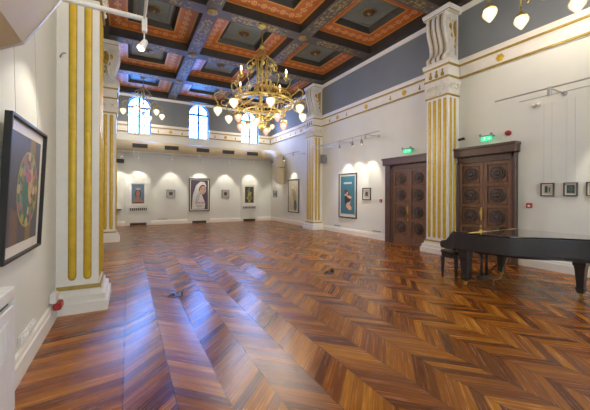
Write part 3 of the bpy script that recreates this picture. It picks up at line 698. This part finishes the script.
# ledge in the far left corner
t = thing('wall_ledge', 'small wooden ledge with a white card beside the far left pilaster', 'ledge', (-.45, YB, .8))
m = MB(); m.box((-.62, YB - .22, .80), (-.28, YB, .86), 0, .01); m.build('ledge', wood_mat('ledge_wood', (.10, .06, .03), (.20, .12, .06)), t)
m = MB(); m.box((-.56, YB - .05, .862), (-.32, YB - .02, 1.15)); m.build('card', 'white', t)
t = thing('wall_speaker', 'black box speaker high on the end wall beside the far left pilaster', 'speaker', (-.36, YB, 3.2))
m = MB(); m.box((-.54, YB - .22, 3.18), (-.18, YB - .04, 3.36), 0, .015); m.build('body', 'black_matt', t)
m = MB(); m.box((-.40, YB - .05, 3.24), (-.32, YB, 3.30)); m.build('bracket', 'darksteel', t)

# ------------------------------------------------------------------ air duct along the end wall, elbow down the right wall
t = thing('air_duct', 'beige air duct running high along the end wall and down the far corner', 'duct', (3.6, YB, 3.6))
dz, dy, dr = 4.03, YB - .32, .30
path = [(XL + .02, dy, dz), (2, dy, dz), (4.5, dy, dz), (6.4, dy, dz), (7.0, dy - .03, dz)]
path += [(7.0 + .62 * math.sin(a), dy - .03 - 1.2 * (1 - math.cos(a)), dz) for a in (R(25), R(50), R(75))]
m = MB(); m.tube([(XL + .02, dy, dz), (7.25, dy, dz)], dr, 16); m.build('main_duct', 'duct', t)
xx = 7.60
bend = smoothpath([(7.15, dy, dz), (7.45, dy - .12, dz + .03), (xx, dy - .55, dz), (xx, dy - 1.15, dz - .12), (xx, dy - 1.62, dz - .42), (xx, dy - 1.72, dz - .9)], 4)
m = MB(); m.tube(bend, .31, 16, cap=False); m.build('elbow', 'duct', t)
bx_, by_ = bend[-1].x, bend[-1].y
rows = [[(bx_ + .31 * math.cos(2 * PI * k / 16), by_ + .31 * math.sin(2 * PI * k / 16), z + (s * .31 * math.sin(2 * PI * k / 16))) for k in range(16)] for z, s in ((dz - .9, 0), (2.55, .0), (2.36, .62))]
m = MB(); m.grid(rows, 0, False, True); m.build('outlet', 'duct', t)
for z in (dz - .92,): m = MB(); m.lathe([(.312, -.015), (.33, 0), (.312, .015)], (bx_, by_, z), 16); m.build('seam_band', 'duct', t)
for c in (.52, 2.0, 3.60, 5.03, 6.48): 
    g = MB(); g.box((c - .34, dy - .32, dz - .10), (c + .34, dy - .245, dz + .10), 0)
    for k in range(4): g.box((c - .32, dy - .335, dz - .08 + k * .048), (c + .32, dy - .32, dz - .055 + k * .048))
    g.build('duct_grille', 'vent', t)
# near duct on the left wall, seen from below
t = thing('air_duct', 'large beige sheet metal duct overhead at the top left corner', 'duct', (XL, 1.0, 2.3))
prof = [(XL + .004, 2.38), (-.66, 2.435), (-.55, 2.495), (-.375, 2.80), (-.38, 3.15), (-.52, 3.42), (-.70, 3.52), (XL + .004, 3.56)]
m = MB(); m.prism([(x, YF + .02, z) for x, z in prof], (0, 2.36 - YF - .02, 0)); m.build('duct_body', 'duct', t)
m = MB(); c = Vector((XL, 0, 2.95))
pr2 = [((x - XL) * 1.012 + XL, (z - 2.95) * 1.006 + 2.95) for x, z in prof]
m.prism([(x, 2.36, z) for x, z in pr2], (0, .02, 0)); m.build('flange', 'lip', t)

# ------------------------------------------------------------------ track lights
def spot_light(loc, target, power, ang=62, blend=.55, parent=None):
    l = bpy.data.lights.new('spot_beam', 'SPOT'); l.energy = power; l.color = (1.0, .92, .78); l.spot_size = R(ang); l.spot_blend = blend; l.shadow_soft_size = .03
    o = bpy.data.objects.new('spot_beam', l); COL.objects.link(o)
    loc = Vector(loc); o.location = loc - (BASE[parent.name] if parent else Vector()); o.rotation_euler = (Vector(target) - loc).to_track_quat('-Z', 'Y').to_euler()
    if parent: o.parent = parent
def track(label, pts, brackets, spots, second=None, matn='steel', z=3.74, twin=.07):
    """pts: rail ends; brackets: (rail point, wall point); spots: (rail point, target)"""
    a, b = Vector(pts[0]), Vector(pts[1])
    t = thing('track_light', label, 'track light', tuple((a + b) / 2), 'cable track lights around the hall')
    m = MB(); m.tube([a, b], .016, 8); m.build('rail', matn, t)
    m = MB(); o = Vector((0, 0, -.14)); m.tube([a + o + (b - a).normalized() * .49, b + o], .008, 6); m.build('lower_rail', matn, t)
    for p, q in brackets:
        p, q = Vector(p), Vector(q); m = MB(); m.tube([p, p + (q - p) * .98, q], .014 if matn == 'steel' else .03, 8); m.box(p - Vector((.03, .03, .16)), p + Vector((.03, .03, .02)), 0, .008); d = (q - p).normalized(); m.tube([q - d * .03, q - d * .002], .05, 10)
        m.build('bracket', matn, t)
    for p, tg in spots:
        p, tg = Vector(p), Vector(tg); d = (tg - p).normalized(); q = p + Vector((0, 0, -.20)); 
        m = MB(); m.tube([p, q], .008, 6); m.tube([q - d * .05, q - d * .03, q + d * .03, q + d * .09, q + d * .10], [.02, .035, .04, .05, .046], 12); h = m.build('spot_head', 'greyplastic' if matn == 'steel' else 'white', t)
        m = MB(); m.tube([q + d * .101, q + d * .104], .038, 12); m.build('lens', 'lens', h)
        spot_light(q + d * .13, tg, P_SPOT, parent=t)
RX, RZ = 7.32, 3.74
track('near right track light above the three small frames', [(RX, 3.92, RZ), (RX, -3.0, RZ)], [((RX, 2.9, RZ), (XR, 2.9, RZ)), ((RX, -.2, RZ), (XR, -.2, RZ))], [((RX, 1.95, RZ), (XR, 2.0, 1.9)), ((RX, .7, RZ), (XR, .7, 1.9))])
track('track light over the blue poster, right of the far pilaster', [(RX, 11.9, RZ), (RX, 7.55, RZ)], [((RX, 8.26, RZ), (XR, 8.26, RZ)), ((RX, 9.85, RZ), (XR, 9.85, RZ)), ((RX, 11.2, RZ), (XR, 11.2, RZ))], [((RX, 9.75, RZ), (XR, 10.25, 1.75)), ((RX, 8.95, RZ), (XR, 9.6, 1.8)), ((RX, 8.45, RZ), (XR, 8.75, 1.85))])
track('far right track light over the cream poster', [(RX, 16.9, RZ), (RX, 12.9, RZ)], [((RX, 13.6, RZ), (XR, 13.6, RZ))], [((RX, 14.7, RZ), (XR, 14.75, 1.7)), ((RX, 16.2, RZ), (XR, 17.0, 1.7))])
yb = 16.95
track('long track light across the end wall below the duct', [(-.5, yb, 3.70), (7.1, yb, 3.70)], [((x, yb, 3.70), (x, YB - .30, 3.80)) for x in (.25, 3.4, 6.5)], [((.45, yb, 3.70), (.45, YB, 1.8)), ((2.03, yb, 3.70), (2.03, YB, 1.7)), ((3.53, yb, 3.70), (3.53, YB, 1.8)), ((5.03, yb, 3.70), (5.03, YB, 1.7)), ((6.5, yb, 3.70), (6.5, YB, 1.8)), ((-.25, yb, 3.7), (-.5, YB, 1.6))], matn='white')
track('white track light reaching out from the left wall near the ceiling corner', [(.17, 4.28, 3.76), (.17, -3.0, 3.76)], [((.17, 4.2, 3.76), (XL, 4.2, 3.76)), ((.17, -1.5, 3.76), (XL, -1.5, 3.76))], [((.17, 4.24, 3.68), (XL, 3.45, 1.6)), ((.17, 1.5, 3.70), (XL, 1.4, 1.7))], matn='white')

# ------------------------------------------------------------------ chandeliers
def lamp_light(loc, power, parent, col=(1.0, .93, .79), rad=.07):
    l = bpy.data.lights.get('bulb_%g' % power) or bpy.data.lights.new('bulb_%g' % power, 'POINT'); l.energy = power; l.color = col; l.shadow_soft_size = rad
    o = bpy.data.objects.new('bulb_light', l); COL.objects.link(o); o.location = Vector(loc) - BASE[parent.name]; o.parent = parent
TUL = [(.030, .0), (.055, -.015), (.105, -.05), (.118, -.10), (.105, -.15), (.070, -.20), (.035, -.245), (.008, -.27)]
def tulip(parent, p, s, matn, power):
    p = Vector(p); m = MB(); m.lathe([(.012, .10), (.02, .06), (.035, .03), (.075, .012), (.10, -.025), (.112, -.05), (.100, -.04), (.04, 0)], p, 14, 0); m.tube([p + Vector((0, 0, .08)), p + Vector((0, 0, .16))], .012, 6); hd = m.build('lamp_holder', 'brass_dk', parent); m = MB(); m.ball(p + Vector((0, 0, -.07 * s)), .045 * s, 10, 0, (1, 1, 1.2)); m.build('bulb', 'flame', hd)
    m = MB(); m.lathe([(r * s, h * s) for r, h in TUL], p, 18, 0, lobes=6, amp=.07); m.build('glass_shade', matn, hd)
    lamp_light(p + Vector((0, 0, -.19 * s)), power, parent)
def scroll(m, c, th, prof, r=.016):
    """prof: (radius, z) path in the vertical half plane at angle th"""
    m.tube(smoothpath([(c[0] + q * math.cos(th), c[1] + q * math.sin(th), c[2] + z) for q, z in prof], 5), r, 6)
# the great chandelier
cx, cy = 3.56, 8.63
t = thing('chandelier', 'great brass chandelier with many glass shades in the middle of the hall', 'chandelier', (cx, cy, 3.4), 'brass chandeliers')
m = MB(); m.lathe([(.14, 0), (.13, -.03), (.06, -.07), (.03, -.10)], (cx, cy, ZC), 14); m.tube([(cx, cy, ZC - .05), (cx, cy, 3.7)], .022, 8)
m.ball((cx, cy, 6.10), .085); m.ball((cx, cy, 5.96), .05); m.ball((cx, cy, 3.68), .10, 10, 0, (1, 1, 1.3)); m.build('stem', 'brass_dk', t)
toC = math.atan2(-cy, -cx)      # direction towards the viewpoint side of the hall
m = MB()
for k in range(8):
    th = toC + 2 * PI * k / 8 + .1
    scroll(m, (cx, cy, 0), th, [(.02, 6.02), (.07, 5.90), (.20, 5.76), (.38, 5.62), (.46, 5.50), (.42, 5.40), (.34, 5.42), (.33, 5.49)], .015)
    scroll(m, (cx, cy, 0), th, [(.22, 5.74), (.17, 5.5), (.15, 5.2), (.16, 5.0), (.24, 4.75), (.44, 4.55), (.66, 4.46)], .014)
m.build('crown_scrolls', 'brass_dk', t)
for k in range(8):
    th = toC + 2 * PI * k / 8 + .1; m = MB(); m.ball((cx + .36 * math.cos(th), cy + .36 * math.sin(th), 5.46), .045, 8, 0, (1, 1, 1.3)); m.build('crown_bud', 'brass_dk', t)
def ring(m, r, z, rad, n=48): m.tube([(cx + r * math.cos(2 * PI * k / n), cy + r * math.sin(2 * PI * k / n), z) for k in range(n + 1)], rad, 8, cap=False)
m = MB(); ring(m, .17, 5.1, .02, 24); ring(m, .86, 4.62, .020); ring(m, .95, 4.40, .028); ring(m, .95, 4.33, .020); ring(m, .55, 4.12, .02, 32)
for k in range(48):
    th = 2 * PI * k / 48; m.tube([(cx + .86 * math.cos(th), cy + .86 * math.sin(th), 4.62), (cx + .95 * math.cos(th + .065), cy + .95 * math.sin(th + .065), 4.40)], .007, 4)
m.build('gallery_ring', 'brass_dk', t)
for k in range(8):
    th = toC + R(10) + 2 * PI * k / 8
    m = MB()
    scroll(m, (cx, cy, 0), th, [(.20, 4.75), (.50, 4.52), (.92, 4.42), (1.14, 4.50), (1.30, 4.58), (1.40, 4.50), (1.36, 4.36), (1.30, 4.28)], .017)
    scroll(m, (cx, cy, 0), th, [(.95, 4.36), (1.08, 4.22), (1.20, 4.26), (1.18, 4.36), (1.10, 4.35)], .013)
    scroll(m, (cx, cy, 0), th, [(1.30, 4.58), (1.22, 4.66), (1.14, 4.62), (1.17, 4.56)], .012)
    m.build('outer_arm', 'brass_dk', t); tulip(t, (cx + 1.30 * math.cos(th), cy + 1.30 * math.sin(th), 4.18), 1.05, 'shade', P_MAIN)
for k in range(8):
    th = toC + R(-12) + 2 * PI * k / 8; q = .80 if k % 2 else .66; zz = 3.92 if k % 2 else 3.78
    m = MB(); scroll(m, (cx, cy, 0), th, [(.04, 4.0), (.22, 3.90), (.45, 4.06), (q - .08, zz + .38), (q + .04, zz + .33), (q, zz + .14)], .014); m.build('inner_arm', 'brass_dk', t)
    tulip(t, (cx + q * math.cos(th), cy + q * math.sin(th), zz), .95, 'shade_pink', P_MAIN)
for k in range(4):
    th = toC + R(-40) + 2 * PI * k / 4; q = .90
    m = MB(); scroll(m, (cx, cy, 0), th, [(.18, 4.72), (.40, 4.58), (.76, 4.58), (1.0, 4.72), (1.04, 4.86), (.96, 4.92), (.90, 4.88)], .014)
    scroll(m, (cx, cy, 0), th, [(.62, 4.58), (.56, 4.80), (.64, 5.0), (.60, 5.14), (.50, 5.12), (.52, 5.04)], .012)
    x, y = cx + q * math.cos(th), cy + q * math.sin(th)
    m.lathe([(.015, 4.86), (.075, 4.93), (.08, 4.95), (.03, 4.955), (.026, 5.08)], (x, y, 0), 12)
    a = m.build('candle_arm', 'brass_dk', t); m = MB(); m.lathe([(.018, 5.08), (.030, 5.11), (.028, 5.14), (.014, 5.19), (.003, 5.22)], (x, y, 0), 10); m.build('candle_bulb', 'flame', a)
    lamp_light((x, y, 5.30), P_MAIN * .5, t)
# the smaller six lamp chandeliers near the corners
cx, cy = .62, 16.2
sm_ch = thing('chandelier', 'small brass chandelier with six white shades at the far left, before the window', 'chandelier', (cx, cy, 5.2), 'brass chandeliers'); t = sm_ch
m = MB(); m.lathe([(.12, 0), (.11, -.03), (.03, -.09)], (cx, cy, 7.13), 12); m.tube([(cx, cy, 7.1), (cx, cy, 5.42)], .018, 8); m.ball((cx, cy, 5.44), .09); m.ball((cx, cy, 5.90), .06); m.ball((cx, cy, 6.62), .05); m.build('stem', 'brass_dk', t)
m = MB()
for k in range(6):
    th = 2 * PI * k / 6 + .3; scroll(m, (cx, cy, 0), th, [(.02, 6.66), (.16, 6.56), (.34, 6.44), (.36, 6.30), (.26, 6.28), (.24, 6.36)], .014); scroll(m, (cx, cy, 0), th, [(.03, 6.35), (.16, 6.20), (.12, 6.02), (.03, 5.92)], .012)
n = 36; m.tube([(cx + .34 * math.cos(2 * PI * k / n), cy + .34 * math.sin(2 * PI * k / n), 5.72) for k in range(n + 1)], .016, 6, cap=False)
m.build('crown_scrolls', 'brass_dk', t)
for k in range(6):
    th = 2 * PI * k / 6 + .15; q = .84
    m = MB(); scroll(m, (cx, cy, 0), th, [(.05, 5.48), (.22, 5.50), (.42, 5.74), (.64, 5.90), (.82, 5.88), (.88, 5.76), (q, 5.66)], .015); scroll(m, (cx, cy, 0), th, [(.42, 5.74), (.58, 5.66), (.66, 5.74), (.58, 5.80)], .010); m.build('arm', 'brass_dk', t)
    tulip(t, (cx + q * math.cos(th), cy + q * math.sin(th), 5.56), 1.12, 'shade', P_SMALL)
for (x, y, z, a, lb) in ((6.45, 2.62, 4.92, .7, 'brass chandelier cut by the top right corner, its white shades showing'), (6.45, 16.2, 5.2, .2, 'far brass chandelier seen behind the great one, near the back right corner'), (.62, 2.62, 5.2, .4, 'brass chandelier overhead on the near left, above the frame')):
    c = copy_tree(sm_ch); c.location = (x, y, z); c.rotation_euler = (0, 0, a); c['label'] = lb

# ------------------------------------------------------------------ signs and small wall things
f = side_map('R')
def exit_sign(y0, y1, lb):
    z0, z1 = 2.97, 3.085; yc = (y0 + y1) / 2; t = thing('exit_sign', lb, 'exit sign', tuple(f(0, yc, 2.9)), 'green exit signs over the doors')
    m = MB(); m.box(f(.10, y0, z0), f(.13, y1, z1), 0, .004); m.build('lit_panel', 'green', t)
    m = MB(); Y = lambda u: y1 - u * (y1 - y0); Z = lambda v: z0 + v * (z1 - z0)
    q = lambda pts: m.face([f(.1315, Y(u), Z(v)) for u, v in pts], 0)
    q([(.62, .42), (.80, .42), (.80, .25), (.93, .5), (.80, .75), (.80, .58), (.62, .58)])            # arrow
    ell(m, f, Y(.40), Z(.80), .014, .014, .1315, 0); q([(.34, .70), (.42, .70), (.38, .42), (.30, .42)]); q([(.36, .44), (.31, .42), (.22, .14), (.27, .14)]); q([(.34, .42), (.39, .44), (.46, .16), (.40, .16)]); q([(.40, .68), (.42, .62), (.50, .54), (.49, .48)]); q([(.35, .68), (.33, .62), (.25, .52), (.24, .58)])
    m.build('pictogram', 'signwhite', t)
    m = MB(); m.box(f(0, y0 - .02, z1), f(.15, y1 + .02, z1 + .025), 0, .004); m.box(f(.12, y0 - .03, z1 + .02), f(.16, y0 + .02, z1 + .07), 0, .006); m.box(f(.12, y1 - .02, z1 + .02), f(.16, y1 + .03, z1 + .07), 0, .006); m.build('bracket', 'greyplastic', t)
exit_sign(4.29, 4.55, 'lit green exit sign over the door behind the piano')
exit_sign(6.74, 7.05, 'lit green exit sign over the left carved door')
t = thing('fire_sounder', 'round red fire alarm sounder above the door behind the piano', 'alarm', tuple(f(0, 3.96, 3.1)))
m = MB(); m.lathe([(.06, 0), (.065, .03), (.055, .05)], f(0, 3.96, 3.10), 16, 0, 'x', -1); m.lathe([(.05, .05), (.05, .08), (.03, .10), (.005, .105)], f(0, 3.96, 3.10), 16, 0, 'x', -1); m.build('dome', 'red', t)
for y, z, lb in ((3.52, 1.385, 'square red fire call point right of the door behind the piano'), (7.98 + .16, 1.40, 'square red fire call point left of the left carved door')):
    t = thing('call_point', lb, 'call point', tuple(f(0, y, z)), 'red fire call points beside the doors')
    m = MB(); m.box(f(0, y - .055, z - .055), f(.05, y + .055, z + .055), 0, .008); m.build('housing', 'red', t)
    m = MB(); m.box(f(.05, y - .03, z - .03), f(.053, y + .018, z + .012)); m.build('glass_plate', 'white', t)
t = thing('motion_sensor', 'small white twin sensor on the wall below the near right track light', 'sensor', tuple(f(0, 3.39, 3.6)))
m = MB()
for dy_ in (-.04, .04): m.lathe([(.04, 0), (.045, .04), (.03, .07), (.005, .08)], f(.02, 3.39 + dy_, 3.62), 12, 0, 'x', -1)
m.box(f(0, 3.31, 3.58), f(.02, 3.47, 3.66)); m.build('sensor_body', 'white', t)
t = thing('security_camera', 'small black security camera right of the central pilaster', 'camera', tuple(f(0, 5.05, 3.12)))
m = MB(); m.tube([f(.0, 5.05, 3.12), f(.09, 5.05, 3.12)], .018, 8); m.build('bracket', 'greyplastic', t)
m = MB(); m.tube([f(.10, 5.00, 3.13), f(.20, 5.10, 3.09)], .035, 10); m.build('camera_body', 'black_matt', t)
t = thing('wall_speaker', 'grey box speaker on the right wall beside the far pilaster', 'speaker', tuple(f(0, 11.62, 3.05)))
m = MB(); m.box(f(.06, 11.50, 3.06), f(.25, 11.76, 3.44), 0, .02); m.build('body', 'greyplastic', t); m = MB(); m.box(f(0, 11.58, 3.2), f(.07, 11.66, 3.3)); m.build('bracket', 'darksteel', t)
for y, lb in ((8.35, 'thin grey floor socket strip right of the blue poster above the baseboard'), (10.75, 'thin grey floor socket strip left of the blue poster above the baseboard')):
    t = thing('socket_strip', lb, 'socket', tuple(f(0, y, .3)), 'socket strips above the baseboard'); m = MB(); m.box(f(0, y - .2, .27), f(.03, y + .2, .31), 0, .006); m.build('strip_body', 'greyplastic', t)
fb = side_map('B'); t = thing('socket_strip', 'thin grey socket strip on the end wall left of the hooded poster', 'socket', tuple(fb(0, 1.65, .3)), 'socket strips above the baseboard'); m = MB(); m.box(fb(0, 1.4, .27), fb(.03, 1.85, .30), 0, .006); m.build('strip_body', 'greyplastic', t)
# left wall
f = side_map('L')
t = thing('wall_sockets', 'row of white wall sockets above the near left baseboard', 'socket', tuple(f(0, 3.73, .25)))
m = MB(); m.box(f(0, 3.48, .255), f(.012, 3.98, .345), 0, .004); m.build('back_plate', 'white', t)
for k in range(6): m = MB(); m.box(f(.012, 3.50 + k * .08, .265), f(.03, 3.566 + k * .08, .335), 0, .006); m.lathe([(.024, .018), (.022, .022), (.006, .020)], f(.012, 3.533 + k * .08, .30), 10, 0, 'x', 1); m.build('socket', 'white', t)
t = thing('corner_socket', 'small white socket with a red plug low beside the near left pilaster', 'socket', tuple(f(0, 4.78, .2)))
m = MB(); m.box(f(0, 4.70, .25), f(.07, 4.86, .37), 0, .01); m.build('housing', 'white', t); m = MB(); m.box(f(.041, 4.69, .165), f(.12, 4.88, .25), 0, .015); m.build('plug', 'red', t)
t = thing('radiator_cabinet', 'white radiator cabinet at the bottom left edge of the view', 'radiator', (XL + .07, 2.45, 0))
m = MB(); m.box((XL, 1.95, .05), (XL + .13, 2.90, .815), 0, .008); m.box((XL, 1.95, .855), (XL + .13, 2.90, .94), 0, .008); m.box((XL, 2.86, .80), (XL + .13, 2.90, .86)); m.build('body', 'white', t)
m = MB(); m.box((XL + .01, 1.97, .80), (XL + .10, 2.86, .86)); m.build('outlet_slot', 'vent', t)
m = MB()
for k in range(14): m.box((XL + .13, 2.36 + k * .026, .50), (XL + .136, 2.372 + k * .026, .72))
m.box((XL + .13, 2.34, .49), (XL + .134, 2.74, .50)); m.box((XL + .13, 2.34, .72), (XL + .134, 2.74, .73)); m.build('louvre', 'white', t)
for y in (2.05, 2.80): m = MB(); m.lathe([(.03, 0), (.03, .05)], (XL + .10, y, 0), 12); m.build('foot', 'black_matt', t)
t = thing('picture_hook', 'small dark hook at the edge of the near left pilaster', 'hook', (-.80, 5.2, 3.45))
m = MB(); m.tube(smoothpath([(-.80, 5.089, 3.43), (-.79, 5.05, 3.44), (-.765, 5.03, 3.465), (-.73, 5.02, 3.47)], 3), .009, 8); m.build('hook_arm', 'greyplastic', t)
# floor boxes
for (x, y, lb) in ((.69, 5.13, 'open floor socket box in the bluish left part of the floor'), (3.65, 5.18, 'dark floor socket box in the middle of the parquet')):
    t = thing('floor_box', lb, 'floor socket', (x, y, 0), 'floor socket boxes')
    m = MB(); m.box((x - .09, y - .06, 0), (x + .09, y + .06, .006), 0, .002); m.build('box_plate', 'darksteel', t)
    m = MB(); m.box((x + .06, y - .05, .006), (x + .075, y + .05, .06)); m.build('lid', 'black_matt', t); m = MB(); m.tube(smoothpath([(x - .05, y, .006), (x - .06, y, .04), (x - .10, y - .02, .03), (x - .14, y - .03, .01)], 4), .012, 6); m.build('plug_cable', 'black_matt', t)

# ------------------------------------------------------------------ grand piano
px0, px1 = 5.20, 6.76                      # treble side, bass side
yk, yt = 3.54, 1.30                        # keyboard end of the case, tail
t = thing('grand_piano', 'black lacquered grand piano standing before the right carved door', 'piano', (5.98, 2.6, 0))
def path2(pts, n=4): return [(p.x, p.y) for p in smoothpath([(a, b, 0) for a, b in pts], n)]
outl = path2([(px0, 3.50), (px0 + .015, 3.05), (px0 + .06, 2.78), (px0 + .20, 2.56), (px0 + .44, 2.38), (px0 + .68, 2.18), (px0 + .86, 1.94), (px0 + .97, 1.66), (px0 + 1.10, 1.42), (px0 + 1.30, 1.32), (px1 - .08, 1.40), (px1, 1.60)]) + [(px1, 3.50)]
def ins(o, e):
    c = Vector((sum(p[0] for p in o) / len(o), sum(p[1] for p in o) / len(o)))
    return [tuple(Vector(p) + (c - Vector(p)).normalized() * e) for p in o]
def lay(o, z): return [(p[0], p[1], z) for p in o]
m = MB(); m.grid([lay(ins(outl, .006), .642), lay(outl, .646), lay(outl, .652), lay(outl, .91), lay(outl, .916), lay(ins(outl, .006), .92)], 0, True, True, True)
m.build('case', 'black', t)
m = MB(); o2 = ins(outl, -.02); m.grid([lay(ins(outl, -.012), .924), lay(o2, .930), lay(o2, .942), lay(ins(outl, -.012), .948)], 0, False, True, True); lid = m.build('lid', 'gloss', t)
m = MB(); m.tube([(px0 - .01, 3.22, .950), (px1 + .01, 3.22, .950)], .006, 6); m.build('lid_hinge', 'brass', lid)
m = MB()
for z0, e in ((.60, .10),): m.grid([lay(ins(outl, .34), .595), lay(ins(outl, .28), .645)], 0, False, True, True)
m.build('under_frame', 'black_matt', t)
# keyboard end
for a, b in ((px0, px0 + .075), (px1 - .075, px1)):
    m = MB(); pr = [(yk - .04, .62), (yk + .20, .62), (yk + .225, .66), (yk + .225, .72), (yk + .19, .755), (yk + .10, .78), (yk + .05, .84), (yk + .0, .92), (yk - .04, .92)]
    m.prism([(a, y, z) for y, z in pr], (b - a, 0, 0)); m.build('key_arm', 'black', t)
m = MB(); m.box((px0 + .075, yk - .04, .60), (px1 - .075, yk + .20, .66), 0, .01); m.box((px0 + .075, yk + .175, .66), (px1 - .075, yk + .20, .70), 0, .006); m.build('key_bed', 'black', t)
m = MB(); m.prism([(px0 + .08, yk + .16, .745), (px0 + .08, yk + .165, .765), (px0 + .08, yk - .02, .91), (px0 + .08, yk - .04, .90)], (px1 - px0 - .16, 0, 0)); m.build('fallboard', 'black', t)
m = MB(); nk = 52; kw = (px1 - px0 - .18) / nk
for k in range(nk): m.box((px0 + .09 + k * kw + .0008, yk - .01, .68), (px0 + .09 + (k + 1) * kw - .0008, yk + .165, .705))
m.build('white_keys', 'ivory', t)
def pleg(x, y, top):
    m = MB(); q = lambda z, h: [(x - h, y - h, z), (x + h, y - h, z), (x + h, y + h, z), (x - h, y + h, z)]
    m.grid([q(.075, .040), q(.13, .050), q(.14, .055), q(.16, .055), q(.165, .044), q(.44, .062), q(.50, .072), q(.51, .082), q(top, .085)], 0, False, True, True); L = m.build('leg', 'black', t)
    m = MB(); m.box((x - .022, y - .03, .05), (x + .022, y + .03, .08)); m.lathe([(.028, -.012), (.028, .012)], (x, y, .028), 14, 0, 'x'); m.build('caster', 'brass', L)
pleg(5.33, 3.35, .645); pleg(6.60, 3.40, .645); pleg(6.27, 2.06, .645)
m = MB(); lx, ly = 5.79, 3.28
for dx in (-.08, .08): m.tube([(lx + dx * 1.2, ly, .58), (lx + dx, ly, .40), (lx + dx, ly, .12)], .024, 8)
m.box((lx - .16, ly - .05, .06), (lx + .16, ly + .06, .13), 0, .01); m.box((lx - .14, ly - .04, .52), (lx + .14, ly + .04, .57), 0, .01)
lyre = m.build('pedal_lyre', 'black', t)
for dx in (-.08, 0, .08): m = MB(); m.box((lx + dx - .014, ly + .05, .075), (lx + dx + .014, ly + .17, .088), 0, .005); m.build('pedal', 'brass', lyre)
m = MB(); m.tube([(lx - .05, ly - .03, .14), (lx - .05, ly - .40, .57)], .008, 6); m.tube([(lx + .05, ly - .03, .14), (lx + .05, ly - .40, .57)], .008, 6); m.build('lyre_brace', 'black_matt', lyre)
o = MB().tube(smoothpath([(6.52, 3.25, .58), (6.46, 3.22, .40), (6.36, 3.24, .20), (6.22, 3.22, .04), (6.05, 3.25, .008), (5.7, 3.05, .008)], 5), .007, 6).build('cable', plain('beige_cable', (.45, .34, .18), .5)); tag(o, 'thin beige cable hanging from under the grand piano to the floor', 'cable')
# bench
bx0, bx1, by0, by1 = 5.40, 5.92, 3.56, 3.92
t = thing('piano_bench', 'low black piano bench tucked beside the keyboard end of the grand piano', 'bench', ((bx0 + bx1) / 2, (by0 + by1) / 2, 0))
m = MB(); m.box((bx0, by0, .475), (bx1, by1, .545), 0, .025); m.build('seat_cushion', 'leather', t)
m = MB(); m.box((bx0 + .02, by0 + .02, .40), (bx1 - .02, by1 - .02, .475), 0, .006); m.build('seat_frame', 'black', t)
for x in (bx0 + .04, bx1 - .04):
    for y in (by0 + .04, by1 - .04):
        m = MB(); q = lambda z, h: [(x - h, y - h, z), (x + h, y - h, z), (x + h, y + h, z), (x - h, y + h, z)]
        m.grid([q(0, .016), q(.30, .024), q(.41, .028)], 0, False, True, True); m.build('leg', 'black', t)
